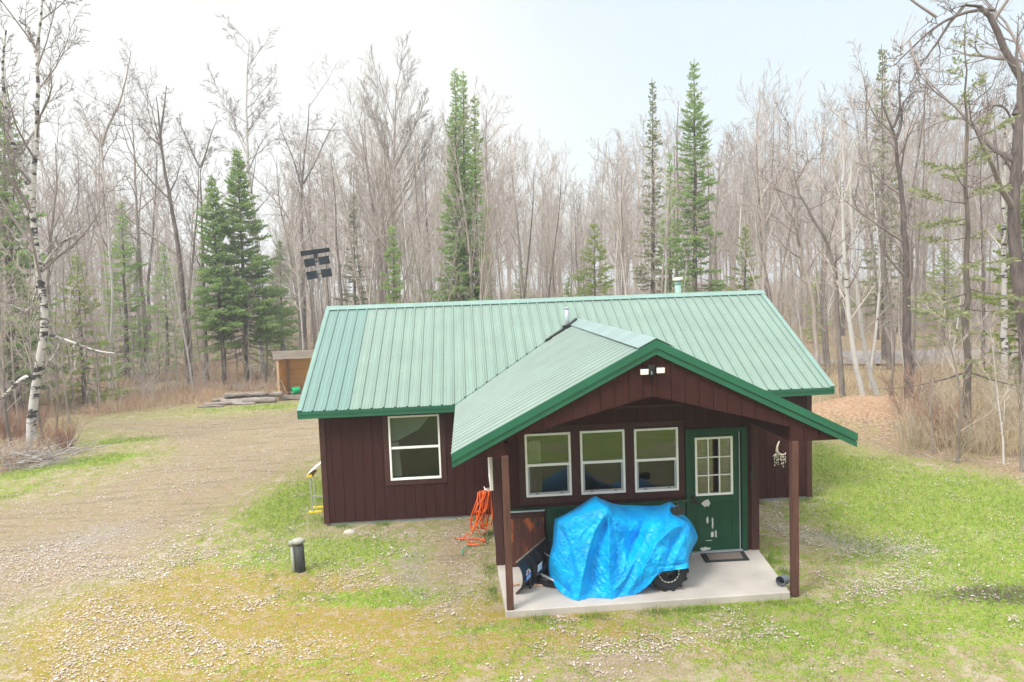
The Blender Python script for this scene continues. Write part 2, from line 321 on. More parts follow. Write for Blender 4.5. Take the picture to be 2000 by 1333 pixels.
def ground_mat():
    m = bpy.data.materials.new('yard_ground'); m.use_nodes = True; n = m.node_tree.nodes; l = m.node_tree.links; p = n['Principled BSDF']
    p.inputs['Roughness'].default_value = .95; p.inputs['Specular IOR Level'].default_value = .1
    g = n.new('ShaderNodeNewGeometry')
    def noise(sc, det=4, ro=.6):
        z = n.new('ShaderNodeTexNoise'); z.inputs['Scale'].default_value = sc; z.inputs['Detail'].default_value = det; z.inputs['Roughness'].default_value = ro; l.new(g.outputs['Position'], z.inputs[0]); return z.outputs['Fac']
    def rng(x, a, b, c=0, d=1):
        q = n.new('ShaderNodeMapRange'); q.inputs[1].default_value = a; q.inputs[2].default_value = b; q.inputs[3].default_value = c; q.inputs[4].default_value = d; l.new(x, q.inputs[0]); return q.outputs[0]
    def mix(f, a, b):
        q = n.new('ShaderNodeMix'); q.data_type = 'RGBA'; l.new(f, q.inputs[0])
        for i, c in ((6, a), (7, b)):
            if isinstance(c, tuple): q.inputs[i].default_value = (*c, 1)
            else: l.new(c, q.inputs[i])
        return q.outputs[2]
    def mth(op, a, b):
        q = n.new('ShaderNodeMath'); q.operation = op
        for i, c in ((0, a), (1, b)):
            if isinstance(c, (int, float)): q.inputs[i].default_value = c
            else: l.new(c, q.inputs[i])
        return q.outputs[0]
    a1 = n.new('ShaderNodeAttribute'); a1.attribute_name = 'z1'; a2 = n.new('ShaderNodeAttribute'); a2.attribute_name = 'z2'
    s1 = n.new('ShaderNodeSeparateColor'); s2 = n.new('ShaderNodeSeparateColor'); l.new(a1.outputs['Color'], s1.inputs[0]); l.new(a2.outputs['Color'], s2.inputs[0])
    nA, nB, nC, nD = noise(2.2, 6, .7), noise(11, 5, .7), noise(45, 3, .7), noise(.6, 3)
    def zone(z, edge=.5, nz_=None):   # ragged edges from noise, not a smooth airbrush
        return rng(mth('ADD', z, mth('MULTIPLY', mth('SUBTRACT', nz_ or nA, .5), 2.8)), edge-.2, edge+.2)
    nE = noise(90, 2, .7); nF = noise(5, 5, .75)
    dry = mix(rng(nC, .4, .6), (.165, .14, .06), (.35, .31, .17)); dry = mix(rng(nB, .42, .58, 0, .8), dry, (.29, .225, .145)); dry = mix(rng(nF, .46, .56, 0, .75), dry, (.18, .21, .045))
    dry = mix(rng(nA, .52, .6, 0, .7), dry, (.38, .32, .25)); c = dry
    moss = mix(rng(nC, .38, .62), (.17, .105, .018), (.38, .26, .05)); moss = mix(rng(nF, .48, .58, 0, .75), moss, (.22, .22, .045)); moss = mix(rng(nB, .5, .62, 0, .6), moss, (.30, .215, .12)); c = mix(zone(s1.outputs[2], .55, nF), c, moss)
    grn = mix(rng(nC, .38, .62), (.088, .152, .014), (.264, .352, .056)); grn = mix(rng(nB, .45, .6, 0, .6), grn, (.288, .272, .088)); c = mix(zone(s1.outputs[1], .5, nF), c, grn)
    dirt = mix(rng(nB, .38, .62), (.21, .155, .11), (.31, .24, .175)); dirt = mix(rng(nC, .52, .64, 0, .8), dirt, (.38, .32, .26)); dirt = mix(rng(nF, .47, .58, 0, .7), dirt, (.235, .20, .095)); dirt = mix(rng(nA, .5, .62, 0, .5), dirt, (.25, .175, .105))
    st_ = n.new('ShaderNodeMapping'); st_.inputs['Rotation'].default_value = (0, 0, -.9); st_.inputs['Scale'].default_value = (.35, 2.6, 1); l.new(g.outputs['Position'], st_.inputs[0]); zt = n.new('ShaderNodeTexNoise'); zt.inputs['Scale'].default_value = 1.6; zt.inputs['Detail'].default_value = 5; l.new(st_.outputs[0], zt.inputs[0])
    dirt = mix(rng(zt.outputs['Fac'], .52, .64, 0, .55), dirt, (.152, .116, .084))
    c = mix(zone(s1.outputs[0], .5, nB), c, dirt)
    gr = mix(rng(nC, .4, .6), (.152, .128, .112), (.368, .336, .312)); c = mix(mth('MULTIPLY', zone(s2.outputs[1], .6, nB), .7), c, gr)
    br = mix(rng(nB, .38, .62), (.176, .120, .076), (.336, .248, .168)); br = mix(rng(nA, .5, .6, 0, .6), br, (.256, .240, .104)); c = mix(zone(s2.outputs[0], .5), c, br)
    c = mix(zone(s2.outputs[2], .5, nB), c, (.072, .060, .044))
    mnd = mix(rng(nB, .4, .6), (.304, .172, .096), (.368, .264, .184)); c = mix(zone(a2.outputs['Alpha'], .45, nB), c, mnd)
    c = mix(rng(nE, .55, .72, 0, .45), c, (.064, .056, .028))
    vo = n.new('ShaderNodeTexVoronoi'); vo.inputs['Scale'].default_value = 26; vo.inputs['Randomness'].default_value = 1; l.new(g.outputs['Position'], vo.inputs[0])
    leaf = mth('MULTIPLY', mth('LESS_THAN', vo.outputs['Distance'], .33), rng(mth('ADD', a1.outputs['Alpha'], mth('MULTIPLY', mth('SUBTRACT', nB, .5), 2.2)), .25, .75, 0, .7))
    c = mix(leaf, c, (.50, .43, .40))
    l.new(c, p.inputs['Base Color'])
    bp = n.new('ShaderNodeBump'); bp.inputs['Strength'].default_value = .5; bp.inputs['Distance'].default_value = .04; l.new(mth('ADD', nC, nB), bp.inputs['Height']); l.new(bp.outputs[0], p.inputs['Normal'])
    return m
GROUND = ground_mat()
me = npmesh('ground', V, F, GROUND, True, {'z1': np.stack([zz[0], zz[1], zz[2], zz[3]], 1), 'z2': np.stack([zz[4], zz[5], zz[6], np.clip(1.0*(blob(GX.ravel(), GY.ravel(), 15.0, 7.2, 1.9, 1.1, -.2)+.8*blob(GX.ravel(), GY.ravel(), 17.2, 7.2, 1.8, 1.2)), 0, 1)], 1)})
go = link('ground', me); go['kind'] = 'structure'
# paved road beyond the trees
ROADM = mat('old_asphalt', (.25, .23, .235), .9, .12, 1.5, .2, 60)
rp = np.array([(6, 29.5), (16, 27.2), (26, 23.7), (38, 19.6), (60, 12)]); V = []; F = []
tt = np.linspace(0, len(rp)-1, 50); rx = np.interp(tt, range(len(rp)), rp[:, 0]); ry = np.interp(tt, range(len(rp)), rp[:, 1])
for i in range(50):
    d = np.array([rx[min(i+1, 49)]-rx[max(i-1, 0)], ry[min(i+1, 49)]-ry[max(i-1, 0)]]); d /= np.hypot(*d); q = np.array([-d[1], d[0]])
    for k in np.linspace(-3.5, 3.5, 7): x = rx[i]+q[0]*k; y = ry[i]+q[1]*k; V.append((x, y, .035+.05*(1-abs(k)/3.5)))
for i in range(49):
    for k in range(6): a = i*7+k; F.append((a, a+1, a+8, a+7))
ro = link('road', npmesh('road', V, F, ROADM, True)); ro['kind'] = 'structure'

# ------------------------------------------------------------------ cabin
W_, DEP = 10.096, 6.364
EV, HE, RY, HR, GO = .298, 2.387, 3.182, 4.325, .35
SL_ = (HR-HE)/(RY+EV)
PL_, PR_, PX, PZ, PE, PF = 2.735, 8.551, 5.641, 3.822, 2.353, 4.41
ST = (PZ-PE)/(PX-PL_); AX0, AX1, AY = 3.357, 7.777, -2.753
cabin = tag(empty('cabin'), 'brown board-sided cabin with a pale green ribbed metal roof and gabled front porch', 'cabin')
def mainz(y): return HE+SL_*(y+EV) if y < RY else HR-SL_*(y-RY)
def porchz(x): return PZ-ST*abs(x-PX)
def boards(mb, tr, u0, u1, zb, ztop, holes=(), pitch=.203, phase=0):
    """vertical siding boards with shadow gaps over a backing, openings left out; tr(u, d, z) -> xyz, d = depth behind the face"""
    us = [u0]; k = math.ceil((u0-phase)/pitch+1e-6)
    while phase+k*pitch < u1-1e-6: us.append(phase+k*pitch); k += 1
    us.append(u1)
    cuts = sorted(set([round(q, 5) for q in us]+[round(h[i], 5) for h in holes for i in (0, 1) if u0 < h[i] < u1]))
    gaps = set(round(q, 5) for q in us[1:-1])
    for a, b in zip(cuts[:-1], cuts[1:]):
        if b-a < 1e-4: continue
        m_ = (a+b)/2; zs = [(zb, None)]
        hh = sorted([h for h in holes if h[0] < m_ < h[1]], key=lambda h: h[2]); segs = []; cur = zb
        for h in hh:
            if h[2] > cur: segs.append((cur, h[2], False))
            cur = h[3]
        segs.append((cur, None, True))
        ga = a+(.0055 if a in gaps else 0); gb = b-(.0055 if b in gaps else 0)
        for z0, z1, top in segs:
            for (p, q, d0, d1) in ((ga, gb, 0, .014), (a, b, .014, .10)):
                if top: A = ztop(p); B = ztop(q)
                else: A = B = z1
                if min(A, B) <= z0: continue
                f = [tr(p, d0, z0), tr(q, d0, z0), tr(q, d0, B), tr(p, d0, A)]; bk = [tr(p, d1, z0), tr(q, d1, z0), tr(q, d1, B), tr(p, d1, A)]
                k0 = len(mb.v); mb.v += f+bk
                mb.f += [(k0, k0+1, k0+2, k0+3), (k0+7, k0+6, k0+5, k0+4), (k0, k0+4, k0+5, k0+1), (k0+1, k0+5, k0+6, k0+2), (k0+2, k0+6, k0+7, k0+3), (k0+3, k0+7, k0+4, k0)]
front = lambda yy: (lambda u, d, z: (u, yy+d, z))
back = lambda yy: (lambda u, d, z: (u, yy-d, z))
leftw = lambda xx: (lambda u, d, z: (xx+d, u, z))
rightw = lambda xx: (lambda u, d, z: (xx-d, u, z))
GW = .02
# main walls
mw = MB(); MWIN = (1.35, 2.372, .872, 2.185)
flat = lambda h: (lambda u: h)
boards(mw, front(0), 0, AX0+.1, .06, flat(HE-.02), [MWIN]); boards(mw, front(0), AX1-.1, W_, .06, flat(HE-.02))
boards(mw, back(DEP), 0, W_, .06, flat(HE+.04)); boards(mw, leftw(0), .1, DEP-.1, .06, lambda u: mainz(u)-.10); boards(mw, rightw(W_), .1, DEP-.1, .06, lambda u: mainz(u)-.10)
mw.build('wall', WOOD, cabin)
PW = [(3.872, 4.628, 1.222, 2.277), (4.785, 5.527, 1.216, 2.281), (5.686, 6.426, 1.205, 2.272)]
DO = (6.547, 7.594, .1, 2.22)
aw = MB()
boards(aw, front(AY), AX0, AX1, .10, lambda u: porchz(u)-.05, [(p[0], p[1], p[2], p[3]) for p in PW]+[DO], phase=.05)
boards(aw, leftw(AX0), AY+.1, 0, .10, flat(porchz(AX0)-.04), [(-1.95, -.95, 1.12, 2.1)]); boards(aw, rightw(AX1), AY+.1, 0, .10, flat(porchz(AX1)-.04))
aw.build('wall', WOOD, cabin)
t = MB()      # corner boards and flat trim
for x in (0, W_-.1): t.box(x+(-.022 if x == 0 else .012), x+(.088 if x == 0 else .122), -.022, .12, .05, HE-.06)
t.box(AX0-.022, AX0+.11, AY-.022, AY+.12, .10, porchz(AX0)-.06); t.box(AX1-.11, AX1+.022, AY-.022, AY+.12, .10, porchz(AX1)-.06)
t.each('corner_board', TRIM, cabin, bevel=.003)
t = MB(); t.box(3.49, 6.53, AY-.012, AY-.001, 2.62, 2.66); t.build('trim_band', TRIM, cabin)
f = MB(); f.box(.02, W_-.02, .015, DEP-.01, -.3, .06); f.build('foundation', FOUND, cabin)
f = MB(); f.box(.1, W_-.1, .12, DEP-.11, .06, .075); f.box(AX0+.1, AX1-.1, AY+.1, .12, .101, .115); f.build('floor', DARKI, cabin)
# roof sheets with real ribs
def rib_profile(w0, w1, pitch=.2286, major=.026, minor=.006):
    pts = [(w0, 0)]; k = 0
    while True:
        c = w0+.06+k*pitch
        if c > w1-.03: break
        pts += [(c-.024, 0), (c-.011, major), (c+.011, major), (c+.024, 0)]
        for q in (1/3, 2/3):
            m_ = c+pitch*q
            if m_ < w1-.03: pts += [(m_-.014, 0), (m_-.006, minor), (m_+.006, minor), (m_+.014, 0)]
        k += 1
    pts.append((w1, 0)); return pts
def sheet(mb, prof, P0, P1):
    k = len(mb.v)
    for b, h in prof: mb.v += [P0(b, h), P1(b, h)]
    for i in range(len(prof)-1): a = k+2*i; mb.f.append((a, a+2, a+3, a+1))
nm = np.array([0, -SL_, 1.])/math.hypot(SL_, 1)
def mp_(x, y, h=0):   # point on the front roof plane
    return (x+0., y+nm[1]*h, HE+SL_*(y+EV)+nm[2]*h)
def valley_y(x):      # where porch roof and main roof meet
    return (porchz(x)-HE)/SL_-EV
rf = MB(); prof = rib_profile(-GO, W_+GO, .2286)
def y0(x): return max(-EV, valley_y(x)+.09) if PL_-.12 < x < PR_+.12 else -EV
sheet(rf, prof, lambda b, h: mp_(b, y0(b), h+.02), lambda b, h: mp_(b, RY-.02, h+.02))
sheet(rf, prof[::-1], lambda b, h: (b, 2*RY+EV, HE+.02+h), lambda b, h: (b, RY+.02, HR+h))
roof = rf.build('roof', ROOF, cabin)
dk = MB()
for s in (1, -1):
    a = (-EV+.012, HE-.015+SL_*.012) if s == 1 else (2*RY+EV-.012, HE-.015+SL_*.012); b = (RY, HR-.015)
    for xa, xb in ((-GO+.012, PL_), (PL_, PR_), (PR_, W_+GO-.012)):
        if s == 1 and xa == PL_: a = (-.1, HE-.015+SL_*.198)
        dk.prism([(xa, a[0], a[1]), (xa, b[0], b[1]), (xa, b[0], b[1]-.06), (xa, a[0], a[1]-.06)], (xb-xa, 0, 0))
dk.build('roof_deck', TRIM, cabin)
rc = MB()
for s in (1, -1):
    q = .19; n2 = np.array([0, -s*SL_, 1])/math.hypot(1, SL_)
    for xa, xb, e in ((-GO-.01, 4.9, 0), (4.85, W_+GO+.045, .004)):
        A = np.array([xa, RY, HR+.055+e]); Bp = np.array([xa, RY-s*q*.87, HR+.055+e-q*.87*SL_])
        rc.prism([A, Bp, Bp-n2*.008, A-n2*.008], (xb-xa, 0, 0))
rc.each('ridge_cap', CAPM, cabin)
rk = MB()     # rake trim on both ends: flat on top, folded down the face
for x in (-GO, W_+GO):
    s = -1 if x < 0 else 1
    for side in (1, -1):
        ya, yb = (-EV-.012, RY) if side == 1 else (2*RY+EV+.012, RY); za = HE-SL_*.012; xi = x-s*.085; xo = x+s*.012
        rk.prism([(xo, ya, za+.052), (xo, yb, HR+.05), (xo, yb, HR-.09), (xo, ya, za-.09)], (-s*.012, 0, 0))
        rk.prism([(xo, ya, za+.052), (xo, yb, HR+.052), (xi, yb, HR+.052), (xi, ya, za+.052)], (0, 0, -.008))
rk.each('rake_trim', CAPM, cabin)
fs = MB()
for xa, xb in ((-GO-.004, PL_+.02), (PR_-.02, W_+GO+.004)):
    fs.box(xa, xb, -EV+.006, -EV+.03, HE-.13, HE+.012); fs.box(xa, xb, -EV-.010, -EV+.005, HE-.045, HE+.012)
fs.box(-GO, W_+GO, 2*RY+EV-.03, 2*RY+EV, HE-.13, HE+.012)
fs.each('fascia', GREEN, cabin)
so_ = MB(); so_.box(-GO+.03, PL_, -EV+.03, .0, HE-.12, HE-.10); so_.box(PR_, W_+GO-.03, -EV+.03, 0, HE-.12, HE-.10); so_.each('soffit', TRIM, cabin)
# porch roof
def ps(x, y, h=0):
    s = -1 if x < PX else 1; n_ = math.hypot(1, ST)
    return (x+s*ST*h/n_, y, porchz(x)+h/n_)
def xstart(y): # lower end of a rib: at the eave, or in the valley further back
    z = mainz(y)
    return PL_ if z < PE else PX-(PZ-z)/ST
pf = MB(); yend = valley_y(PX)
prof2 = rib_profile(-PF, yend+.02, .2286, .024, .010)
sheet(pf, prof2, lambda b, h: ps(min(xstart(b), PX-.01), b, h+.03), lambda b, h: ps(PX-.01, b, h+.03))
sheet(pf, prof2[::-1], lambda b, h: ps(max(2*PX-xstart(b), PX+.01), b, h+.03), lambda b, h: ps(PX+.01, b, h+.03))
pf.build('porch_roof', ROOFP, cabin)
pd = MB()
for s in (-1, 1):
    xe = PX+s*(PX-PL_-.01); xm = PX
    pd.prism([(xe, -PF+.01, PE+.005), (xm, -PF+.01, PZ+.015), (xm, -PF+.01, PZ-.05), (xe, -PF+.01, PE-.06)], (0, PF-EV, 0))
pd.build('porch_roof_deck', WOOD, cabin)
vf = MB()     # valley flashing
for s in (-1, 1):
    X = lambda x: PX+s*(PX-x) if s == 1 else x
    pts = []
    for x in np.linspace(PL_, PX, 12): pts.append((X(x), valley_y(x)))
    for (xa, ya), (xb, yb) in zip(pts[:-1], pts[1:]):
        vf.poly([mp_(xa, ya-.03, .012), mp_(xb, yb-.03, .012), mp_(xb+.06*s, yb+.19, .012), mp_(xa+.06*s, ya+.19, .012)])
vf.build('valley_flashing', CAPM, cabin)
pc = MB()
for s in (-1, 1):
    for ya, yb, e in ((-PF-.02, -1.6, .006), (-1.65, .5, .003), (.45, yend+.05, 0)):
        A = np.array([PX, ya, PZ+.075+e]); Bp = np.array([PX+s*.26, ya, PZ+.075+e-.26*ST]); pc.prism([A, Bp, Bp-np.array([0, 0, .008]), A-np.array([0, 0, .008])], (0, yb-ya, 0))
pc.each('porch_ridge_cap', CAPP, cabin)
rb = MB()
for s in (-1, 1):
    for y, t0, b0, th in ((-PF-.024, .052, -.062, .022), (-PF-.003, -.07, -.155, .018)):
        xe = PX+s*(PX-PL_+.01)
        rb.prism([(xe, y, PE+t0), (PX, y, PZ+t0+.006), (PX, y, PZ+b0), (xe, y, PE+b0)], (0, th, 0))
rb.each('rake_board', GREEN, cabin)
rb = MB()
for x in (PL_-.006, PR_-.008): rb.box(x, x+.014, -PF+.03, -.36 if x < 4 else -.36, PE-.11, PE+.015)
rb.each('porch_fascia', GREEN, cabin)
# gable board with an arched lower edge, beams, posts, slab
gb = MB()
def lower(x):
    if x < 3.46: return 2.31
    if x < 5.585: return 2.53+(3.075-2.53)*(x-3.46)/(5.585-3.46)
    if x < 7.60: return 3.075+(2.53-3.075)*(x-5.585)/(7.60-5.585)
    return 2.31
xs = [2.95, 3.4599, 3.46]+list(np.arange(3.63, 7.55, .203))+[5.585, 7.5999, 7.60, 7.8, 8.02, 8.35]; xs = sorted(set(np.round(xs, 4)))
for a, b in zip(xs[:-1], xs[1:]):
    if b-a < .001: continue
    ga, gb_ = a+.004, b-.004
    za, zb = lower(a+.0005), lower(b-.0005); ta, tb = porchz(a)-.09, porchz(b)-.09
    if a < PX < b:
        gb.prism([(ga, -4.345, za), (gb_, -4.345, zb), (gb_, -4.345, tb), (PX, -4.345, PZ-.09), (ga, -4.345, ta)], (0, .02, 0))
    elif min(ta-za, tb-zb) > .005: gb.prism([(ga, -4.345, za), (gb_, -4.345, zb), (gb_, -4.345, tb), (ga, -4.345, ta)], (0, .02, 0))
for a, b in zip(xs[:-1], xs[1:]):
    if b-a > .001 and min(porchz(a)-.09-lower(a+.0005), porchz(b)-.09-lower(b-.0005)) > .02:
        gb.prism([(a, -4.324, lower(a+.0005)+.003), (b, -4.324, lower(b-.0005)+.003), (b, -4.324, porchz(b)-.10), (a, -4.324, porchz(a)-.10)], (0, .02, 0))
gb.build('gable_board', WOOD, cabin)
bm_ = MB(); bm_.box(3.40, 3.52, -4.30, AY-.03, 2.31, 2.49); bm_.box(7.60, 7.72, -4.30, AY-.03, 2.31, 2.56); bm_.each('beam', WOOD, cabin)
for x, y in ((3.465, -4.36), (7.655, -4.335)):
    p_ = MB(); p_.box(x-.05, x+.05, y-.05, y+.05, .10 if x < 5 else .02, 2.32); p_.build('post', WOOD2, cabin, bevel=.006)
sb_ = MB(); sb_.prism([(3.395, -4.425, .10), (7.56, -4.40, .10), (7.80, AY+.1, .10), (3.35, AY+.1, .10)], (0, 0, -.35)); sb_.build('porch_slab', CONC, cabin, bevel=.012)
fl = MB(); fl.box(AX0-.0, AX1, AY+.12, 0, -.2, .09); fl.build('foundation', FOUND, cabin)

# windows: vinyl frame, meeting rail, lower sash with screen
def window(x0, x1, z0, z1, y, tr=None, screen=True, clips=True):
    fr = MB(); w_ = .036
    B_ = (lambda mb, a, b, c, d, e, f_: mb.box(a, b, c, d, e, f_)) if tr is None else (lambda mb, a, b, c, d, e, f_: mb.box(*tr(a, b, c, d, e, f_)))
    B_(fr, x0, x1, y-.035, y+.05, z0, z0+w_); B_(fr, x0, x1, y-.035, y+.05, z1-w_, z1)
    B_(fr, x0, x0+w_, y-.035, y+.05, z0+w_, z1-w_); B_(fr, x1-w_, x1, y-.035, y+.05, z0+w_, z1-w_)
    zm = (z0+z1)/2; B_(fr, x0+w_, x1-w_, y-.018, y+.04, zm-.022, zm+.022)
    o = fr.build('window', WHITE, cabin, bevel=.004)
    s_ = MB(); a = .03
    if screen:
        B_(s_, x0+w_, x1-w_, y-.012, y+.01, z0+w_, z0+w_+a); B_(s_, x0+w_, x0+w_+a, y-.012, y+.01, z0+w_+a, zm-.022); B_(s_, x1-w_-a, x1-w_, y-.012, y+.01, z0+w_+a, zm-.022)
        s_.build('screen_frame', SCRF, o)
        c = MB()
        for q in (.24, .78): xx = x0+(x1-x0)*q; B_(c, xx-.02, xx+.02, y-.022, y-.013, z0+w_+.004, z0+w_+.018)
        c.each('latch', BLACK, o)
    p_ = MB(); B_(p_, x0+w_, x1-w_, y+.012, y+.016, zm+.022, z1-w_); p_.build('pane', GLASS if screen else GLASSD, o)
    p_ = MB(); B_(p_, x0+w_, x1-w_, y+.020, y+.024, z0+w_, zm-.022); p_.build('pane', GLASSS if screen else GLASSD, o)
    return o
window(*MWIN, 0, screen=False)
for p in PW: window(*p, AY)
trs = lambda a, b, c, d, e, f_: (AX0+(c-0), AX0+(d-0), a, b, e, f_)
window(-1.95, -.95, 1.12, 2.1, -.02, trs, screen=False)
cs = MB()     # brown casings
x0, x1, z0, z1 = 3.77, 6.53, 1.10, 2.385
for q in ((x0, x1, z1-.09, z1), (x0, x1, z0, z0+.09), (x0, x0+.09, z0+.09, z1-.09), (x1-.09, x1, z0+.09, z1-.09), (PW[0][1], PW[1][0], z0+.09, z1-.09), (PW[1][1], PW[2][0], z0+.09, z1-.09)):
    cs.box(q[0], q[1], AY-.02, AY-.001, q[2], q[3])
cs.build('window_casing', TRIM, cabin, bevel=.003)
cs = MB(); x0, x1, z0, z1 = MWIN
for q in ((x0-.11, x1+.11, z0-.10, z0-.002), (x0-.11, x0-.002, z0, z1+.05), (x1+.002, x1+.11, z0, z1+.05)): cs.box(q[0], q[1], -.02, -.001, q[2], q[3])
cs.build('window_casing', TRIM, cabin, bevel=.003)
# curtains behind the glass
CURT = mat('cream_curtain', (.62, .58, .48), .9, .1, 5, trans=.3)
c = MB(); k = 0
for i in range(9): x = 3.9+i*.028; c.poly([(x, AY+.15+.02*(i % 2), 1.24), (x+.028, AY+.15+.02*((i+1) % 2), 1.24), (x+.028, AY+.15+.02*((i+1) % 2), 2.12-.01*abs(i-4)), (x, AY+.15+.02*(i % 2), 2.12)])
c.build('curtain', CURT, cabin)
c = MB(); c.poly([(1.37, .16, 1.62), (1.55, .17, 1.66), (1.95, .16, 1.86), (2.22, .17, 2.17), (1.37, .16, 2.17)]); c.poly([(1.37, .162, .9), (1.56, .17, .9), (1.52, .172, 1.62), (1.37, .162, 1.6)]); c.build('curtain', mat('sage_curtain', (.22, .235, .20), .9, .15, 3), cabin)
# green wainscot
wsn = MB(); k = 0; x = 4.19
while x < 6.50: wsn.box(x, min(x+.055, 6.53), AY-.014, AY-.001, .1, 1.0); wsn.box(x+.055, min(x+.085, 6.54), AY-.03, AY-.001, .1, 1.0); x += .085
wsn.box(3.50, 6.545, AY-.05, AY-.001, 1.0, 1.035); wsn.build('wainscot', DGREEN, cabin)
# door
dr = MB(); dr.box(6.625, 7.455, AY-.005, AY+.04, .13, 1.085); dr.box(6.625, 7.455, AY-.005, AY+.04, 2.07, 2.14); dr.box(6.625, 6.715, AY-.005, AY+.04, 1.085, 2.07); dr.box(7.352, 7.455, AY-.005, AY+.04, 1.085, 2.07)
for xa, xb in ((6.71, 7.0), (7.07, 7.36)):     # raised lower panels
    for q in ((xa, xb, .26, .28), (xa, xb, .93, .95), (xa, xa+.02, .28, .93), (xb-.02, xb, .28, .93)): dr.box(q[0], q[1], AY-.014, AY-.0055, q[2], q[3])
    dr.box(xa+.05, xb-.05, AY-.012, AY-.0055, .33, .88)
door = dr.build('door', DOORG, cabin)
fr = MB(); fr.box(6.547, 6.615, AY-.035, AY+.06, .10, 2.22); fr.box(7.50, 7.594, AY-.035, AY+.06, .10, 2.22); fr.box(6.615, 7.50, AY-.035, AY+.06, 2.15, 2.22); fr.build('door_frame', DOORG, cabin, bevel=.004)
fr = MB(); fr.box(7.462, 7.474, AY-.02, AY+.01, .13, 2.14); fr.box(6.615, 7.50, AY-.06, AY+.06, .10, .128); fr.build('threshold', GALV, cabin)
fr = MB(); gx0, gx1, gz0, gz1 = 6.712, 7.355, 1.082, 2.073
for q in ((gx0, gx1, gz0, gz0+.035), (gx0, gx1, gz1-.035, gz1), (gx0, gx0+.035, gz0+.035, gz1-.035), (gx1-.035, gx1, gz0+.035, gz1-.035)): fr.box(q[0], q[1], AY-.02, AY+.03, q[2], q[3])
for i in (1, 2):
    x = gx0+.035+(gx1-gx0-.07)*i/3; fr.box(x-.009, x+.009, AY-.014, AY+.012, gz0+.035, gz1-.035)
    z = gz0+.035+(gz1-gz0-.07)*i/3; fr.box(gx0+.035, gx1-.035, AY-.0135, AY+.0115, z-.009, z+.009)
fr.build('window_grid', WHITE, door, bevel=.002)
fr = MB(); fr.box(gx0+.035, gx1-.035, AY+.014, AY+.018, gz0+.035, gz1-.035); fr.build('pane', glass_mat('door_glass', .12, (.75, .8, .75)), door)
hd = MB(); hd.box(6.645, 6.715, AY-.022, AY-.004, .955, 1.10); hd.tube([(6.68, AY-.02, .99), (6.68, AY-.06, .99), (6.69, AY-.07, .99), (6.78, AY-.07, .985)], .012, 8); hd.tube([(6.68, AY-.02, 1.06), (6.68, AY-.04, 1.06)], .022, 10); hd.build('door_handle', BLACK, door)
PEEL = mat('bare_primer', (.60, .61, .58), .8, .06, 8)
rng = random.Random(4); pe = MB()
for cx, cz, rx_, rz_, up in ((6.895, .955, .085, .07, 0), (6.905, .655, .022, .07, 0), (6.995, .60, .016, .11, 0), (6.985, .415, .034, .062, 0), (7.05, .42, .018, .07, 0), (6.855, .17, .09, .035, 0), (6.93, .31, .07, .007, 0)):
    n_ = 16; pe.poly([(cx+rx_*math.cos(2*math.pi*i/n_)*(rng.uniform(.55, 1.15)), AY-.0165, cz+rz_*math.sin(2*math.pi*i/n_)*rng.uniform(.6, 1.2)) for i in range(n_)])
pe.each('peeled_patch', PEEL, door)
# vent pipe, stove chimney, diverter
vp = MB(); b0 = ps(5.32, 1.98, 0); vp.tube([(b0[0], b0[1], b0[2]-.05), (b0[0]-.01, b0[1], b0[2]+.47)], .048, 16); vp.tube([(b0[0]-.01, b0[1], b0[2]+.47), (b0[0]-.01, b0[1], b0[2]+.51)], .054, 16)
vp.build('vent_pipe', GALV, cabin, True)
bt = MB(); bt.tube([(b0[0], b0[1], b0[2]-.02), (b0[0], b0[1], b0[2]+.07)], [.11, .055], 14)
a = ps(4.80, 1.52, .075); b = ps(5.30, 1.86, .075); c_ = ps(5.60, 2.14, .10); bt.bar(a, b, .055, .045); bt.bar(b, c_, .055, .05); bt.box(b[0]-.07, b[0]+.12, b[1]-.06, b[1]+.14, b[2]-.03, b[2]+.045)
bt.build('flashing_boot', BLACK, cabin)
ch = MB(); cx, cy_ = 8.62, 4.2; ch.tube([(cx, cy_, HR-.8), (cx, cy_, 4.62)], .085, 18); ch.tube([(cx, cy_, 4.60), (cx, cy_, 4.64)], .10, 18); ch.tube([(cx, cy_, 4.63), (cx, cy_, 4.70)], .06, 14); chim = ch.build('chimney', mat('greenish_pipe', (.28, .42, .38), .5, .15, 4), cabin, True)
ch = MB(); ch.tube([(cx, cy_, 4.69), (cx, cy_, 4.70), (cx, cy_, 4.745), (cx, cy_, 4.775)], [.10, .14, .14, .12], 20); ch.build('chimney_cap', mat('weathered_cap', (.62, .60, .52), .5, .2, 9), chim)

# ------------------------------------------------------------------ things round the porch
cb = tag(empty('storage_cabinet', (3.86, -2.83, .1)), 'low brown plank cabinet with green top, orange weathering and black knob, against the porch wall', 'cabinet')
c = MB(); c.box(3.56, 4.14, -2.875, AY-.032, .10, 1.03); c.build('cabinet_body', WOOD, cb)
PLK = mat('rusty_planks', (.085, .032, .024), .75, .3, 3, .2, 30, stretch=(6, 6, .7))
n = PLK.node_tree.nodes; l = PLK.node_tree.links; t_ = n.new('ShaderNodeTexCoord'); z_ = n.new('ShaderNodeTexNoise'); z_.inputs['Scale'].default_value = 3.1; z_.inputs['Detail'].default_value = 6; mpp = n.new('ShaderNodeMapping'); mpp.inputs['Scale'].default_value = (2.2, 1, .8); mpp.inputs['Location'].default_value = (.33, 0, .2)
l.new(t_.outputs['Object'], mpp.inputs[0]); l.new(mpp.outputs[0], z_.inputs[0]); q_ = n.new('ShaderNodeMapRange'); q_.inputs[1].default_value = .56; q_.inputs[2].default_value = .68; l.new(z_.outputs['Fac'], q_.inputs[0])
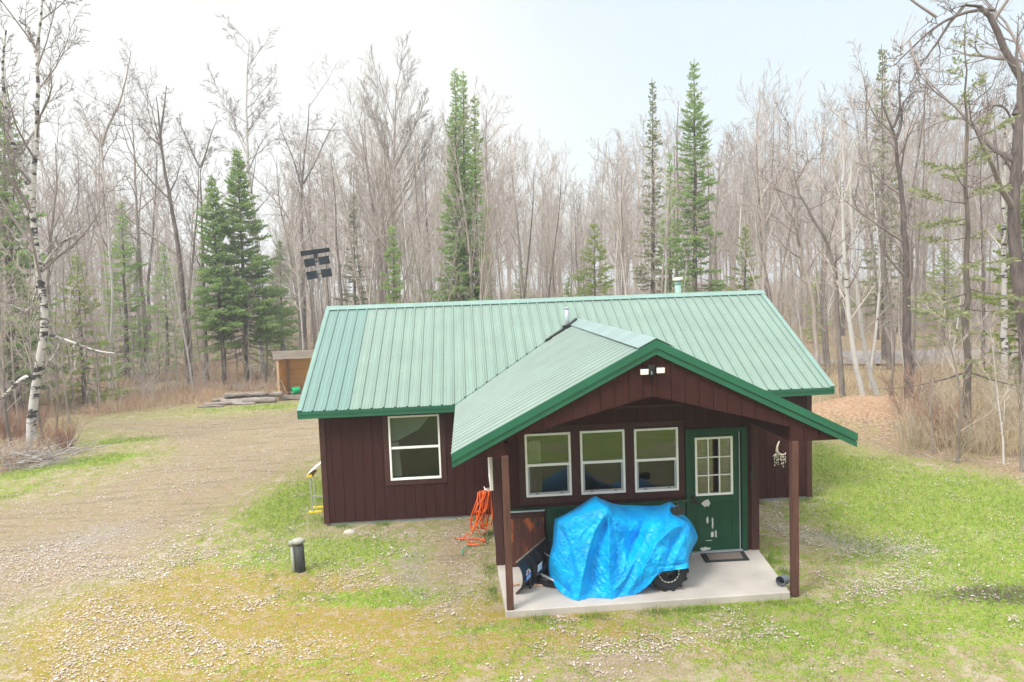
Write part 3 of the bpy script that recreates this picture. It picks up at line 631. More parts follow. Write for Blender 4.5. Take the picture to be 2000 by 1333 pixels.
m_ = n.new('ShaderNodeMix'); m_.data_type = 'RGBA'; m_.inputs[7].default_value = (.42, .11, .03, 1); l.new(q_.outputs[0], m_.inputs[0]); l.new(n['ramp'].outputs[0], m_.inputs[6]); l.new(m_.outputs[2], n['Principled BSDF'].inputs['Base Color'])
c = MB()
for a, b in ((3.565, 3.745), (3.753, 3.935), (3.943, 4.135)): c.box(a, b, -2.893, -2.877, .13, .915)
dcb = c.build('cabinet_door', PLK, cb, bevel=.002)
c = MB(); c.box(3.565, 4.135, -2.905, -2.879, .92, 1.0); c.build('top_rail', TRIM, cb)
c = MB(); c.box(3.55, 4.15, -2.93, AY-.052, 1.036, 1.05); c.build('cabinet_top', DGREEN, cb)
c = MB(); c.box(3.552, 4.148, -2.938, -2.931, 1.028, 1.054); c.box(3.535, 3.551, -2.93, -2.88, .93, 1.05); c.build('edge_trim', GALV, cb)
c = MB(); c.tube([(4.03, -2.893, .82), (4.03, -2.91, .82), (4.03, -2.915, .82), (4.03, -2.945, .82)], [.02, .02, .034, .026], 14); c.build('knob', BLACK, dcb, True)

mt_ = tag(empty('door_mat', (7.1, -2.97, .1)), 'grey-brown doormat with a black rubber border lying before the green door', 'doormat')
c = MB(); c.prism([(6.76, -2.83, .104), (6.72, -3.185, .104), (7.45, -3.20, .104), (7.50, -2.83, .104)], (0, 0, .012)); c.build('rubber_border', RUBBER, mt_)
c = MB(); c.prism([(6.83, -2.885, .117), (6.81, -3.13, .117), (7.37, -3.14, .117), (7.41, -2.885, .117)], (0, 0, .01)); c.build('carpet_inset', mat('brown_carpet', (.20, .165, .145), .98, .25, 90, .6, 200), mt_)

pp = MB(); d_ = np.array([.62, .52, -.12]); d_ /= np.linalg.norm(d_); A = np.array([7.50, -4.20, .18]); Bq = A+d_*.17
pp.tube([A, Bq], .072, 22, caps=False); pp.tube([A+d_*.002, Bq-d_*.002], .066, 22, caps=False); pp.tube([Bq-d_*.006, Bq], .071, 22)
def ring(mb, c, d, r0, r1, n_=22):
    u = np.cross(d, (0, 0, 1)); u /= np.linalg.norm(u); v = np.cross(d, u); k = len(mb.v)
    for i in range(n_):
        a = 2*math.pi*i/n_; e = math.cos(a)*u+math.sin(a)*v; mb.v += [tuple(c+e*r0), tuple(c+e*r1)]
    for i in range(n_): j = (i+1) % n_; mb.f.append((k+2*i, k+2*j, k+2*j+1, k+2*i+1))
ring(pp, A, d_, .066, .072)
tag(pp.build('tin_can', mat('dull_tin', (.16, .19, .22), .5, .2, 6, metal=.3), None, True), 'open grey metal can lying on its side by the foot of the right porch post', 'can')

fl_ = tag(empty('flood_light', (5.57, -4.35, 3.44)), 'twin-head security light with white lamps under the peak of the porch gable', 'floodlight')
c = MB(); c.box(5.52, 5.62, -4.40, -4.346, 3.39, 3.52); c.tube([(5.57, -4.40, 3.42), (5.57, -4.44, 3.37)], .035, 12); c.build('housing', BLACK, fl_, bevel=.008)
LAMPW = mat('lamp_lens', (.85, .84, .80), .3, .03, 5)
for s in (-1, 1):
    c = MB(); cxx = 5.57+s*.115; zz_ = 3.435+(.012 if s > 0 else 0); c.box(cxx-.06, cxx+.06, -4.45, -4.40, zz_-.045, zz_+.045); h_ = c.build('lamp_head', BLACK, fl_, bevel=.01)
    c = MB(); c.prism([(cxx-.058, -4.452, zz_-.04), (cxx+.058, -4.452, zz_-.04), (cxx+.058, -4.456, zz_+.036), (cxx-.058, -4.456, zz_+.036)], (0, -.012, 0)); c.build('lens', LAMPW, h_, bevel=.006)
# small black lock box by the door
tag((lambda c: (c.box(7.64, 7.70, AY-.05, AY-.022, 1.33, 1.46), c.tube([(7.67, AY-.04, 1.46), (7.67, AY-.04, 1.53)], .012, 8), c.box(7.655, 7.675, AY-.045, AY-.022, 1.18, 1.33), c.build('lock_box', BLACK, None, bevel=.006))[-1])(MB()), 'small black lock box hung on the brown trim right of the green door', 'lock box')

# antler ornament with dangling shells
ANT = mat('pale_antler', (.66, .60, .48), .6, .15, 9)
an = tag(empty('antler_ornament', (9.4, -.03, 1.0)), 'pale antler ornament with dangling beads hung on the brown wall right of the porch', 'ornament')
P = lambda u, v: tuple(onY(u, v, -.035))
c = MB(); c.tube([P(1522, 862), P(1518, 872), P(1517, 880), P(1519, 887)], [.012, .020, .028, .045], 8); c.tube([P(1519, 887), P(1512, 890), P(1509, 893)], [.035, .018, .007], 8); c.tube([P(1520, 887), P(1528, 889), P(1534, 887), P(1534.5, 884)], [.035, .018, .013, .006], 8); c.build('antler', ANT, an, True)
c = MB(); b_ = MB(); rng = random.Random(2)
for i, u in enumerate((1513, 1516.5, 1520, 1523.5, 1527, 1530, 1533.5)):
    vend = (911, 903, 906, 899, 908, 913, 905)[i]; c.tube([P(u, 889), P(u+.3, vend)], .003, 4)
    v = 893
    while v < vend+2:
        q = np.array(P(u+rng.uniform(-.8, .8), v)); r = rng.uniform(.009, .017)
        b_.tube([q-(0, 0, r*1.6), q-(0, 0, r*.6), q+(0, 0, r*.6), q+(0, 0, r*1.6)], [r*.2, r*.9, r, r*.2], 6); v += rng.uniform(4, 7)
c.build('string', STEEL, an); b_.build('bead', ANT, an)

# orange extension cord: a bundle of loops on a hook, with slack on the ground
rng = random.Random(8); oc = MB(); hx, hy, hz = 3.33, -.98, .80
hook = MB(); hook.tube([(AX0-.0, hy-.02, hz+.06), (hx-.06, hy-.02, hz+.05), (hx-.12, hy-.02, hz+.08)], .012, 6); hook.tube([(AX0, hy+.1, hz+.06), (hx-.10, hy+.1, hz+.05), (hx-.12, hy+.1, hz+.09)], .012, 6); 
oc_e = tag(empty('extension_cord', (3.2, -1.1, 0)), 'looped bright orange cord hanging in a bundle on the wall left of the porch', 'cord')
for i in range(13):
    w0 = rng.uniform(.05, .16); low = rng.uniform(.02, .22) if i > 3 else rng.uniform(.3, .45); cx = hx-rng.uniform(.03, .2); yy = hy-rng.uniform(-.08, .12); pts = []
    sw = rng.uniform(-.14, .0) if i % 3 else rng.uniform(-.25, -.1)
    for k in range(17):
        a = k/16; th = math.pi*2*a; s = math.sin(th/2)**.7; side = math.cos(th/2)
        pts.append((cx+side*w0*(.35+.9*math.sin(math.pi*a)**1.2)+sw*s, yy-.12*s+.02*side, hz+.05-(hz-low)*s+rng.uniform(-.008, .008)))
    oc.tube(pts, .0105, 6)
g_ = [(3.15, -1.25, .45), (3.02, -1.25, .22), (2.88, -1.3, .06), (2.72, -1.25, .02), (2.62, -1.2, .02), (2.74, -1.3, .05), (2.95, -1.3, .2), (3.1, -1.2, .5)]; oc.tube(g_, .0105, 6)
g_ = [(2.9, -1.45, .03)]
for k in range(14): a = k*.75; g_.append((3.02+.17*math.cos(a+3), -1.50+.12*math.sin(a+3), .03+.006*k))
oc.tube(g_, .0105, 6); oc.build('cable', ORANGE, oc_e, True); hook.each('hook', WHITE, oc_e, True)

# capped well casing with a marker reed
wc = tag(empty('well_pipe', (.015, -2.25, 0)), 'short dark capped pipe standing in the grass left of the cabin', 'well pipe')
c = MB(); c.tube([(.03, -2.25, -.2), (.01, -2.25, .50)], .083, 24); c.build('casing', mat('dark_casing', (.055, .058, .055), .6, .3, 4, hue2=(.025, .028, .027)), wc, True)
c = MB(); c.tube([(-.075, -2.28, -.1), (-.095, -2.28, .47)], .026, 12); c.build('conduit', mat('pale_conduit', (.36, .37, .33), .6, .1, 4), wc, True)
c = MB(); c.tube([(.01, -2.25, .495), (.01, -2.25, .50), (.01, -2.25, .545), (.01, -2.25, .56)], [.095, .105, .105, .08], 24); c.box(-.14, -.05, -2.31, -2.24, .46, .54); c.build('cap', mat('cap_grey', (.30, .30, .26), .6, .12, 6), wc, True)
mk = MB(); mk.tube([(.16, -2.0, 0), (.13, -2.0, .62)], .005, 5); mk.tube([(.12, -2.0, .62), (.09, -1.98, .95)], [.005, .002], 4); mk.tube([(.13, -2.0, .62), (.13, -1.97, 1.0)], [.005, .002], 4); mk.tube([(.125, -2.0, .6), (.06, -2.02, .8)], [.004, .002], 4)
tag(mk.build('marker_reed', mat('reed_straw', (.50, .44, .28), .8, .1, 5), None), 'thin upright dry stalk standing just behind the dark capped pipe', 'stalk')

# aluminium step platform beside the left end wall
YEL = mat('yellow_plastic', (.80, .62, .03), .5, .1, 6); ALU = mat('bare_aluminium', (.62, .64, .66), .35, .08, 6, metal=.7)
lp = tag(empty('step_platform', (-.5, 1.0, 0)), 'folding aluminium platform with yellow caps standing beside the left end wall', 'platform'); q = lambda u, v, y=1.0: tuple(onY(u, v, y))
gz = onG(622, 922)
c = MB()
X0, Y0 = -.50, .95
for dx in (0, .12):
    for dy in (0, .3): c.bar((X0+dx*2.2+.04, Y0+dy, .03), (X0+dx*2.2+.02, Y0+dy, .80), .028)
c.box(X0, X0+.32, Y0+.1, Y0+.13, .3, .33); c.build('leg', ALU, lp)
c = MB(); c.prism([(X0-.01, Y0-.05, .84), (X0-.01, Y0+.4, .84), (-.05, Y0+.4, 1.2), (-.05, Y0-.05, 1.2)], (0, 0, .025)); c.build('panel', WHITE, lp)
c = MB(); c.box(X0-.03, X0+.08, Y0-.06, Y0+.42, .79, .835); c.box(X0-.04, X0+.24, Y0-.03, Y0+.03, -.01, .03); c.box(X0-.03, X0+.24, Y0+.28, Y0+.34, -.01, .035); c.each('foot_cap', YEL, lp)

# solar flood light on a leaning pole behind the cabin
spn = tag(empty('solar_light', (-1.15, 9.0, 0)), 'leaning grey pole carrying five dark rectangular panels beyond the left end of the roof', 'solar light')
P9 = lambda u, v, y=9.0: np.array(onY(u, v, y))
top = P9(617, 498); lowp = P9(635, 620); base = top+(lowp-top)*(top[2]/(top[2]-lowp[2]))
c = MB(); c.tube([base, top], .021, 10); c.tube([top+(.02, 0, -.3), top+(.05, -.03, -.85)], .02, 6); c.build('pole', mat('dull_pole', (.20, .20, .195), .6, .15, 6), spn, True)
PAN = mat('dark_panel', (.022, .035, .055), .3, .15, 8)
for quad in (((586, 491), (643, 484), (644.5, 492), (588, 501)), ((593, 507), (614, 504), (616, 519), (596, 523)), ((621, 503), (642, 499.5), (645, 515), (624, 518)), ((597, 532), (618, 528.5), (621, 544), (600, 547.5)), ((626, 527), (646, 524), (649, 540), (629, 543))):
    c = MB(); pts = [P9(*q_, 8.93+(.05 if i > 1 else 0)) for i, q_ in enumerate(quad)]; c.prism(pts, (0, .035, 0)); c.build('panel', PAN, spn, bevel=.004)
c = MB(); c.bar(P9(605, 513, 8.98), P9(634, 509, 8.98), .03); c.bar(P9(609, 538, 8.98), P9(638, 533, 8.98), .03); c.box(top[0]-.06, top[0]+.06, 8.93, 9.03, top[2]-.12, top[2]+.04); c.build('bracket', BLACK, spn)

# wood shed
SW = mat('orange_shed_wood', (.90, .54, .19), .8, .25, 2, .2, 30, hue2=(.74, .36, .11), stretch=(.6, 1, 5)); GW_ = mat('grey_weathered_wood', (.36, .31, .28), .85, .25, 2.5, .2, 30, hue2=(.24, .20, .18), stretch=(.6, 1, 6)); PW_ = mat('pale_post_wood', (.50, .33, .21), .8, .2, 3, .1, 30, stretch=(4, 4, .7))
sh = tag(empty('wood_shed', (-4.3, 18, 0)), 'open-fronted lean-to of orange boards with a grey plank front edge, half hidden by the roof', 'shed')
c = MB(); X0, X1, Y0, Y1 = -5.55, -2.4, 17.6, 19.3
for i, (za, zb) in enumerate(((.18, .355), (.37, .54), (.55, .745), (.76, .94), (.95, 1.14), (1.15, 1.355), (1.37, 1.55), (1.56, 1.75))): c.box(X0+.05, X1-.05, Y1-.03, Y1, za, zb); c.box(X0+.0, X0+.025, Y0+.1, Y1-.02, za, zb); c.box(X1-.025, X1, Y0+.1, Y1-.02, za, zb)
c.build('board_wall', SW, sh)
for x, y in ((X0, Y0), (X1-.1, Y0), (X0+.03, Y1-.15), (X1-.13, Y1-.15)):
    c = MB(); c.box(x+.001, x+.1, y, y+.1, 0, 1.83 if y < 18 else 1.7); c.build('post', PW_, sh)
c = MB(); c.bar((X0+.12, Y0+.1, .9), (X0+.32, Y0+.3, .12), .07); c.build('brace', PW_, sh)
c = MB()
for x in (X0+.75, X0+1.45, X0+2.15): c.box(x, x+.05, Y1-.08, Y1-.031, .1, 1.74)
c.each('stud', SW, sh)
c = MB()
for i in range(3): c.box(X0-.12, X1+.1, Y0-.06-.003*i, Y0-.02, 1.84+i*.125, 1.84+i*.125+.12)
c.build('front_board', GW_, sh)
c = MB(); prof3 = rib_profile(X0-.1, X1+.1, .2286); sheet(c, prof3, lambda b, h: (b, Y0-.06, 2.20+h), lambda b, h: (b, Y1+.2, 1.76+h)); c.build('shed_roof', mat('tin', (.45, .45, .42), .5, .15, 3, metal=.3), sh)
c = MB()
for i, x in enumerate(np.arange(X0+.12, X1-.2, .35)): c.box(x, x+.31, Y0+.1, Y1-.1, .06+(i % 2)*.012, .13+(i % 2)*.012)
c.box(X0, X1, Y0+.01, Y0+.095, .02, .20); c.build('floor_planks', GW_, sh)
bk_ = MB(); A = np.array([-4.98, 17.75, .36]); d_ = np.array([.85, .45, .12]); d_ /= np.linalg.norm(d_); bk_.tube([A, A+d_*.36], [.16, .135], 20, caps=False); bk_.tube([A+d_*.004, A+d_*.34], [.152, .128], 20, caps=False); bk_.tube([A+d_*.335, A+d_*.36], .134, 20); ring(bk_, A, d_, .152, .168)
bkt = tag(bk_.build('bucket', mat('green_plastic', (.0, .38, .14), .4, .08, 4), None, True), 'bright green bucket lying on its side in the wood shed', 'bucket')
fw = MB(); rng = random.Random(3)
for i in range(14):
    x = -5.2+rng.uniform(0, .9); y = 17.75+rng.uniform(0, .7); a = rng.uniform(0, 3); l_ = rng.uniform(.12, .3); z = .17+rng.uniform(0, .14); fw.bar((x, y, z), (x+l_*math.cos(a), y+l_*math.sin(a), z+rng.uniform(-.03, .05)), .05, .025)
tag(fw.build('split_wood', GW_, None), 'loose split kindling heaped on the floor of the wood shed', 'firewood', kind='stuff')

# log pile
LOG = mat('weathered_log', (.34, .30, .27), .9, .35, 3, .5, 20, hue2=(.17, .14, .13), stretch=(1, 4, 4), rnd=.2)
rng = random.Random(11)
logs = [((-8.4, 16.6), (-6.6, 16.9), .09, .09), ((-7.9, 17.1), (-5.5, 17.0), .12, .12), ((-6.8, 16.75), (-5.38, 16.7), .15, .15), ((-7.8, 17.3), (-6.3, 17.4), .13, .33), ((-6.5, 17.3), (-5.3, 17.4), .11, .30), ((-7.2, 16.6), (-6.2, 16.45), .07, .07), ((-8.2, 17.0), (-7.4, 17.5), .08, .2), ((-7.6, 17.2), (-5.9, 17.15), .09, .38), ((-8.6, 16.35), (-7.5, 16.3), .05, .05)]
names = ['thin grey log at the left tip of the log pile', 'long weathered log along the bottom of the log pile', 'thickest dark-ended log at the right front of the log pile, nearest the shed', 'grey log lying on top at the back of the log pile', 'short grey log at the back right of the log pile beside the shed', 'short pale log in front of the middle of the log pile', 'stubby log slanting back at the left of the log pile', 'slim log topmost in the middle of the log pile', 'thin pole on the grass left in front of the log pile']
for (a, b, r, z), lb in zip(logs, names):
    c = MB(); pts = []; n_ = 8
    for i in range(n_+1): s = i/n_; pts.append((a[0]+(b[0]-a[0])*s+rng.uniform(-.02, .02), a[1]+(b[1]-a[1])*s+rng.uniform(-.02, .02), z+rng.uniform(-.015, .015)))
    c.tube(pts, [r*rng.uniform(.85, 1.08) for _ in pts], 9)
    if r > .1: m_ = pts[4]; c.tube([m_, (m_[0]+.1, m_[1]-.1, m_[2]+r+.12)], [.03, .015], 5)
    tag(c.build('log', LOG, None, True), lb, 'log', 'logs in the pile beside the shed')

# plough blade in front of the quad bike
BL0 = np.array([3.655, -3.96, .13]); BL1 = np.array([4.20, -3.02, .13])
pb = tag(empty('snow_plow', tuple((BL0+BL1)/2)), 'black curved snow plow blade with white label and blue emblem, left of the blue tarp', 'snow plow')
ax = (BL1-BL0); L_ = np.linalg.norm(ax); ax /= L_; nb = np.array([ax[1], -ax[0], 0])     # nb points to the back of the blade (towards the bike, +x)
if nb[0] < 0: nb = -nb
def bp_(s, a, off=0):    # s along the blade, a along the curve; concave side faces away from the bike
    th = R_(-55+105*a); r = .30; zc = .345; return BL0+ax*s*L_+nb*(r*math.cos(th)-.27+off)+np.array([0, 0, zc+(r+.0)*math.sin(th)-.13+.02])
c = MB(); na, ns = 12, 2
for off in (0, .014):
    for j in range(na):
        for i in range(ns):
            q = [bp_(i/ns, j/na, off), bp_((i+1)/ns, j/na, off), bp_((i+1)/ns, (j+1)/na, off), bp_(i/ns, (j+1)/na, off)]; c.poly(q)
for s in (0, 1): 
    for j in range(na): c.poly([bp_(s, j/na), bp_(s, (j+1)/na), bp_(s, (j+1)/na, .014), bp_(s, j/na, .014)])
c.poly([bp_(0, 1), bp_(1, 1), bp_(1, 1, .014), bp_(0, 1, .014)])
blade = c.build('blade', BLACK, pb, True)
c = MB(); c.bar(bp_(0, 1, .01), bp_(1, 1, .01), .022); c.build('top_edge', mat('worn_edge', (.20, .15, .12), .5, .3, 9), blade)
c = MB(); c.bar(bp_(0, 0, .01)-(0, 0, .02), bp_(1, 0, .01)-(0, 0, .02), .016, .07); c.build('wear_strip', mat('rusty_steel', (.16, .11, .08), .6, .4, 8), blade)
c = MB()
for s in (.3, .52, .78):
    for j in range(na): c.prism([bp_(s, j/na, .015), bp_(s, (j+1)/na, .015), bp_(s, (j+1)/na, .075), bp_(s, j/na, .075)], ax*.014)
c.bar(bp_(.3, .42, .07), bp_(.8, .42, .07), .05); c.bar(bp_(.3, .12, .07), bp_(.8, .12, .07), .05); c.build('rib', BLACK, blade)
def decal(mb, s0, s1, a0, a1, off=.017, sub=4, shape=None):
    for i in range(sub):
        q0 = a0+(a1-a0)*i/sub; q1 = a0+(a1-a0)*(i+1)/sub
        mb.poly([bp_(s0, q0, off), bp_(s1, q0, off), bp_(s1, q1, off), bp_(s0, q1, off)])
c = MB(); c.prism([bp_(.335, .40, .085), bp_(.47, .40, .085), bp_(.49, .66, .09), bp_(.35, .66, .09)], nb*.004); c.build('warning_label', mat('label_white', (.66, .70, .72), .5, .04, 20), blade)
c = MB(); decal(c, .08, .24, .36, .54); c.build('emblem', mat('emblem_blue', (.015, .14, .52), .4, .05, 10), blade)
c = MB(); decal(c, .085, .235, .542, .60); decal(c, .11, .21, .602, .66, sub=2); c.build('emblem', mat('emblem_pale', (.62, .56, .52), .4, .15, 12), blade)
c = MB(); decal(c, .13, .19, .55, .63, .0185, 3); c.build('emblem', mat('emblem_brown', (.26, .10, .06), .4, .15, 12), blade)
c = MB()
for k in range(3): decal(c, .10+.045*k, .13+.045*k, .40, .50, .0185, 2)
c.build('emblem', mat('emblem_ice', (.45, .60, .78), .4, .1, 12), blade)
c = MB(); a = bp_(.42, .35, .09); b = a+nb*.42+np.array([.02, -.05, -.12]); c.tube([a, b], .022, 10); a2 = bp_(.70, .75, .05); b2 = a2+nb*.48+np.array([0, -.03, -.25]); m2_ = a2+(b2-a2)*.45; c.tube([m2_, b2], .024, 10); c.tube([a2, m2_], .007, 6)
c.build('strut', STEEL, pb, True)
c = MB(); c.bar(bp_(.4, .05, .08), bp_(.4, .05, .08)+nb*.75+(0, 0, .02), .06); c.bar(bp_(.7, .05, .08), bp_(.6, .05, .08)+nb*.75+(0, 0, .02), .06); c.bar(bp_(.35, .12, .3), bp_(.8, .12, .3), .05); c.build('push_frame', BLACK, pb)
c = MB(); c.tube([bp_(.25, .0, .12)-(0, 0, .01), bp_(.25, .0, .12)+(0, 0, .16)], .02, 8); c.tube([bp_(.25, 0, .12)-(0, 0, .035), bp_(.25, 0, .12)-(0, 0, .02)], [.05, .05], 10); c.build('skid_foot', BLACK, pb)
for a, b, w0, lb in (((3.86, -3.63), (4.03, -3.66), .075, 'small pale wood block on the slab under the right side of the plow blade'), ((3.50, -3.62), (3.64, -3.58), .05, 'small pale wood block on the slab just left of the plow blade'), ((4.10, -3.55), (4.22, -3.75), .04, 'thin wood scrap on the slab at the left hem of the tarp')):
    c = MB(); c.bar((*a, .117), (*b, .117), w0, .03); tag(c.build('wood_block', PW_, None, bevel=.003), lb, 'wood block', 'wood scraps under the plow')

# ------------------------------------------------------------------ quad bike (only its uncovered parts show) and tarp
qb = tag(empty('quad_bike', (5.2, -3.6, .1)), 'quad bike hidden under the blue tarp, one knobbly black wheel showing', 'quad bike')
def wheel(cx, cy, cz, r, w_, parent):
    e = MB(); n_ = 40; prof_ = [(.50, -.5), (.62, -.5), (.90, -.42), (.985, -.32), (.985, .32), (.90, .42), (.62, .5), (.50, .5), (.50, -.5)]
    for i in range(n_):
        a = 2*math.pi*i/n_
        for pr, pw in prof_[:-1]: e.v.append((cx+r*pr*math.cos(a), cy+w_*pw, cz+r*pr*math.sin(a)))
    m_ = len(prof_)-1
    for i in range(n_):
        for j in range(m_): a = i*m_+j; b = i*m_+(j+1) % m_; c_ = ((i+1) % n_)*m_; e.f.append((a, b, c_+(j+1) % m_, c_+j))
    nl = 14
    for i in range(nl):
        a = 2*math.pi*(i+.5*0)/nl
        for s in (-1, 1):
            aa = a+(math.pi/nl if s > 0 else 0); d = .10
            q = [(cx+r*k*math.cos(aa+da), cy+s*w_*yy, cz+r*k*math.sin(aa+da)) for k, da, yy in ((.95, -d, .5), (.95, d, .5), (1.035, d*.75, .46), (1.035, -d*.75, .46))]
            e.prism(q, (0, -s*w_*.42, 0))
    wh = e.build('wheel', RUBBER, parent)
    h = MB(); n_ = 28; yo = cy-w_*.30
    for (r0, y0_), (r1, y1_) in (((.50, cy-w_*.44), (.47, cy-w_*.20)), ((.47, cy-w_*.20), (.28, yo+.01)), ((.28, yo+.01), (.16, yo-.02)), ((.16, yo-.02), (.0, yo-.02))):
        for i in range(n_):
            a = 2*math.pi*i/n_; b = 2*math.pi*(i+1)/n_
            if (r0, r1) == (.47, .28) and i % 7 < 3: continue
            h.poly([(cx+r*r0*math.cos(a), y0_, cz+r*r0*math.sin(a)), (cx+r*r0*math.cos(b), y0_, cz+r*r0*math.sin(b)), (cx+r*r1*math.cos(b), y1_, cz+r*r1*math.sin(b)), (cx+r*r1*math.cos(a), y1_, cz+r*r1*math.sin(a))])
    h.build('rim', mat('black_rim', (.03, .033, .04), .35, .2, 8, spec=.6) if 'black_rim' not in MATS else MATS['black_rim'], wh)
    h = MB()
    for i in range(18):
        a = 2*math.pi*i/18; b = a+.24
        k = 6; 
        for j in range(k):
            p = a+(b-a)*j/k; q = a+(b-a)*(j+1)/k
            h.poly([(cx+r*.53*math.cos(p), cy-w_*.505, cz+r*.53*math.sin(p)), (cx+r*.53*math.cos(q), cy-w_*.505, cz+r*.53*math.sin(q)), (cx+r*.49*math.cos(q), cy-w_*.50, cz+r*.49*math.sin(q)), (cx+r*.49*math.cos(p), cy-w_*.50, cz+r*.49*math.sin(p))])
    h.build('bead_ring', mat('bare_ring', (.6, .6, .56), .4, .2, 20) if 'bare_ring' not in MATS else MATS['bare_ring'], wh)
for x, y in ((5.84, -4.02), (5.84, -3.22), (4.62, -3.80), (4.62, -3.22)): wheel(x, y, .395, .295, .24, qb)
c = MB(); c.box(4.6, 6.0, -3.75, -3.45, .35, .75); c.box(5.0, 5.8, -3.72, -3.48, .75, .88); c.tube([(5.84, -4, .385), (5.84, -3.2, .385)], .03, 8); c.tube([(4.62, -4, .385), (4.62, -3.2, .385)], .03, 8); c.build('body', BLACK, qb, bevel=.03)
c = MB(); c.tube([(4.9, -3.6, .8), (4.86, -3.6, 1.2)], .03, 8); c.tube([(4.95, -3.95, 1.22), (4.85, -3.7, 1.2), (4.85, -3.5, 1.2), (4.95, -3.25, 1.22)], .018, 8); c.build('handlebar', BLACK, qb)
c = MB()
for x0_, x1_ in ((4.3, 4.7), (5.7, 6.2)):
    c = MB()
    for y in (-3.9, -3.75, -3.6, -3.45, -3.3): c.tube([(x0_, y, .88), (x1_, y, .88)], .012, 6)
    c.tube([(x0_+.02, -3.92, .88), (x0_+.02, -3.28, .88)], .012, 6); c.tube([(x1_-.02, -3.92, .88), (x1_-.02, -3.28, .88)], .012, 6); c.build('cargo_rack', BLACK, qb)
pk = MB(); q = onY(1323, 997, -3.72); pk.box(q[0]-.10, q[0]+.09, q[1]-.05, q[1]+.05, q[2]-.06, q[2]+.04); pk.tube([(q[0]-.06, q[1], q[2]+.04), (q[0]+.02, q[1], q[2]+.08), (q[0]+.08, q[1], q[2]+.03)], .012, 6)
pk.build('rack_grip', BLACK, qb, bevel=.01)
c = MB(); P1 = lambda u, v: tuple(onY(u, v, -3.45)); c.tube([P1(1090, 1012), P1(1082, 1006), P1(1084, 1001), P1(1098, 1000)], .006, 5); c.tube([P1(1088, 1018), P1(1080, 1024), P1(1076, 1036), P1(1074, 1050), P1(1076, 1075)], .007, 5); c.build('cable', BLACK, qb)

TARPM = mat('blue_poly_tarp', (.0, .50, 1.0), .36, .10, 3.5, .22, 45, spec=.3, hue2=(.0, .31, .86), trans=.18)
nd = TARPM.node_tree.nodes; l = TARPM.node_tree.links; bpn = [q for q in nd if q.type == 'BUMP'][0]
t_ = nd.new('ShaderNodeTexCoord'); zn = nd.new('ShaderNodeTexNoise'); zn.inputs['Scale'].default_value = 3; zn.inputs['Detail'].default_value = 3; va = nd.new('ShaderNodeVectorMath'); va.operation = 'MULTIPLY_ADD'; va.inputs[1].default_value = (.35, .35, .35)
l.new(t_.outputs['Object'], zn.inputs[0]); l.new(zn.outputs['Color'], va.inputs[0]); l.new(t_.outputs['Object'], va.inputs[2]); vo_ = nd.new('ShaderNodeTexVoronoi'); vo_.feature = 'DISTANCE_TO_EDGE'; vo_.inputs['Scale'].default_value = 7; l.new(va.outputs[0], vo_.inputs[0])
mq = nd.new('ShaderNodeMapRange'); mq.inputs[2].default_value = .12; l.new(vo_.outputs['Distance'], mq.inputs[0]); b2 = nd.new('ShaderNodeBump'); b2.inputs['Strength'].default_value = .45; b2.inputs['Distance'].default_value = .012
l.new(mq.outputs[0], b2.inputs['Height']); l.new(bpn.outputs[0], b2.inputs['Normal']); l.new(b2.outputs[0], nd['Principled BSDF'].inputs['Normal'])
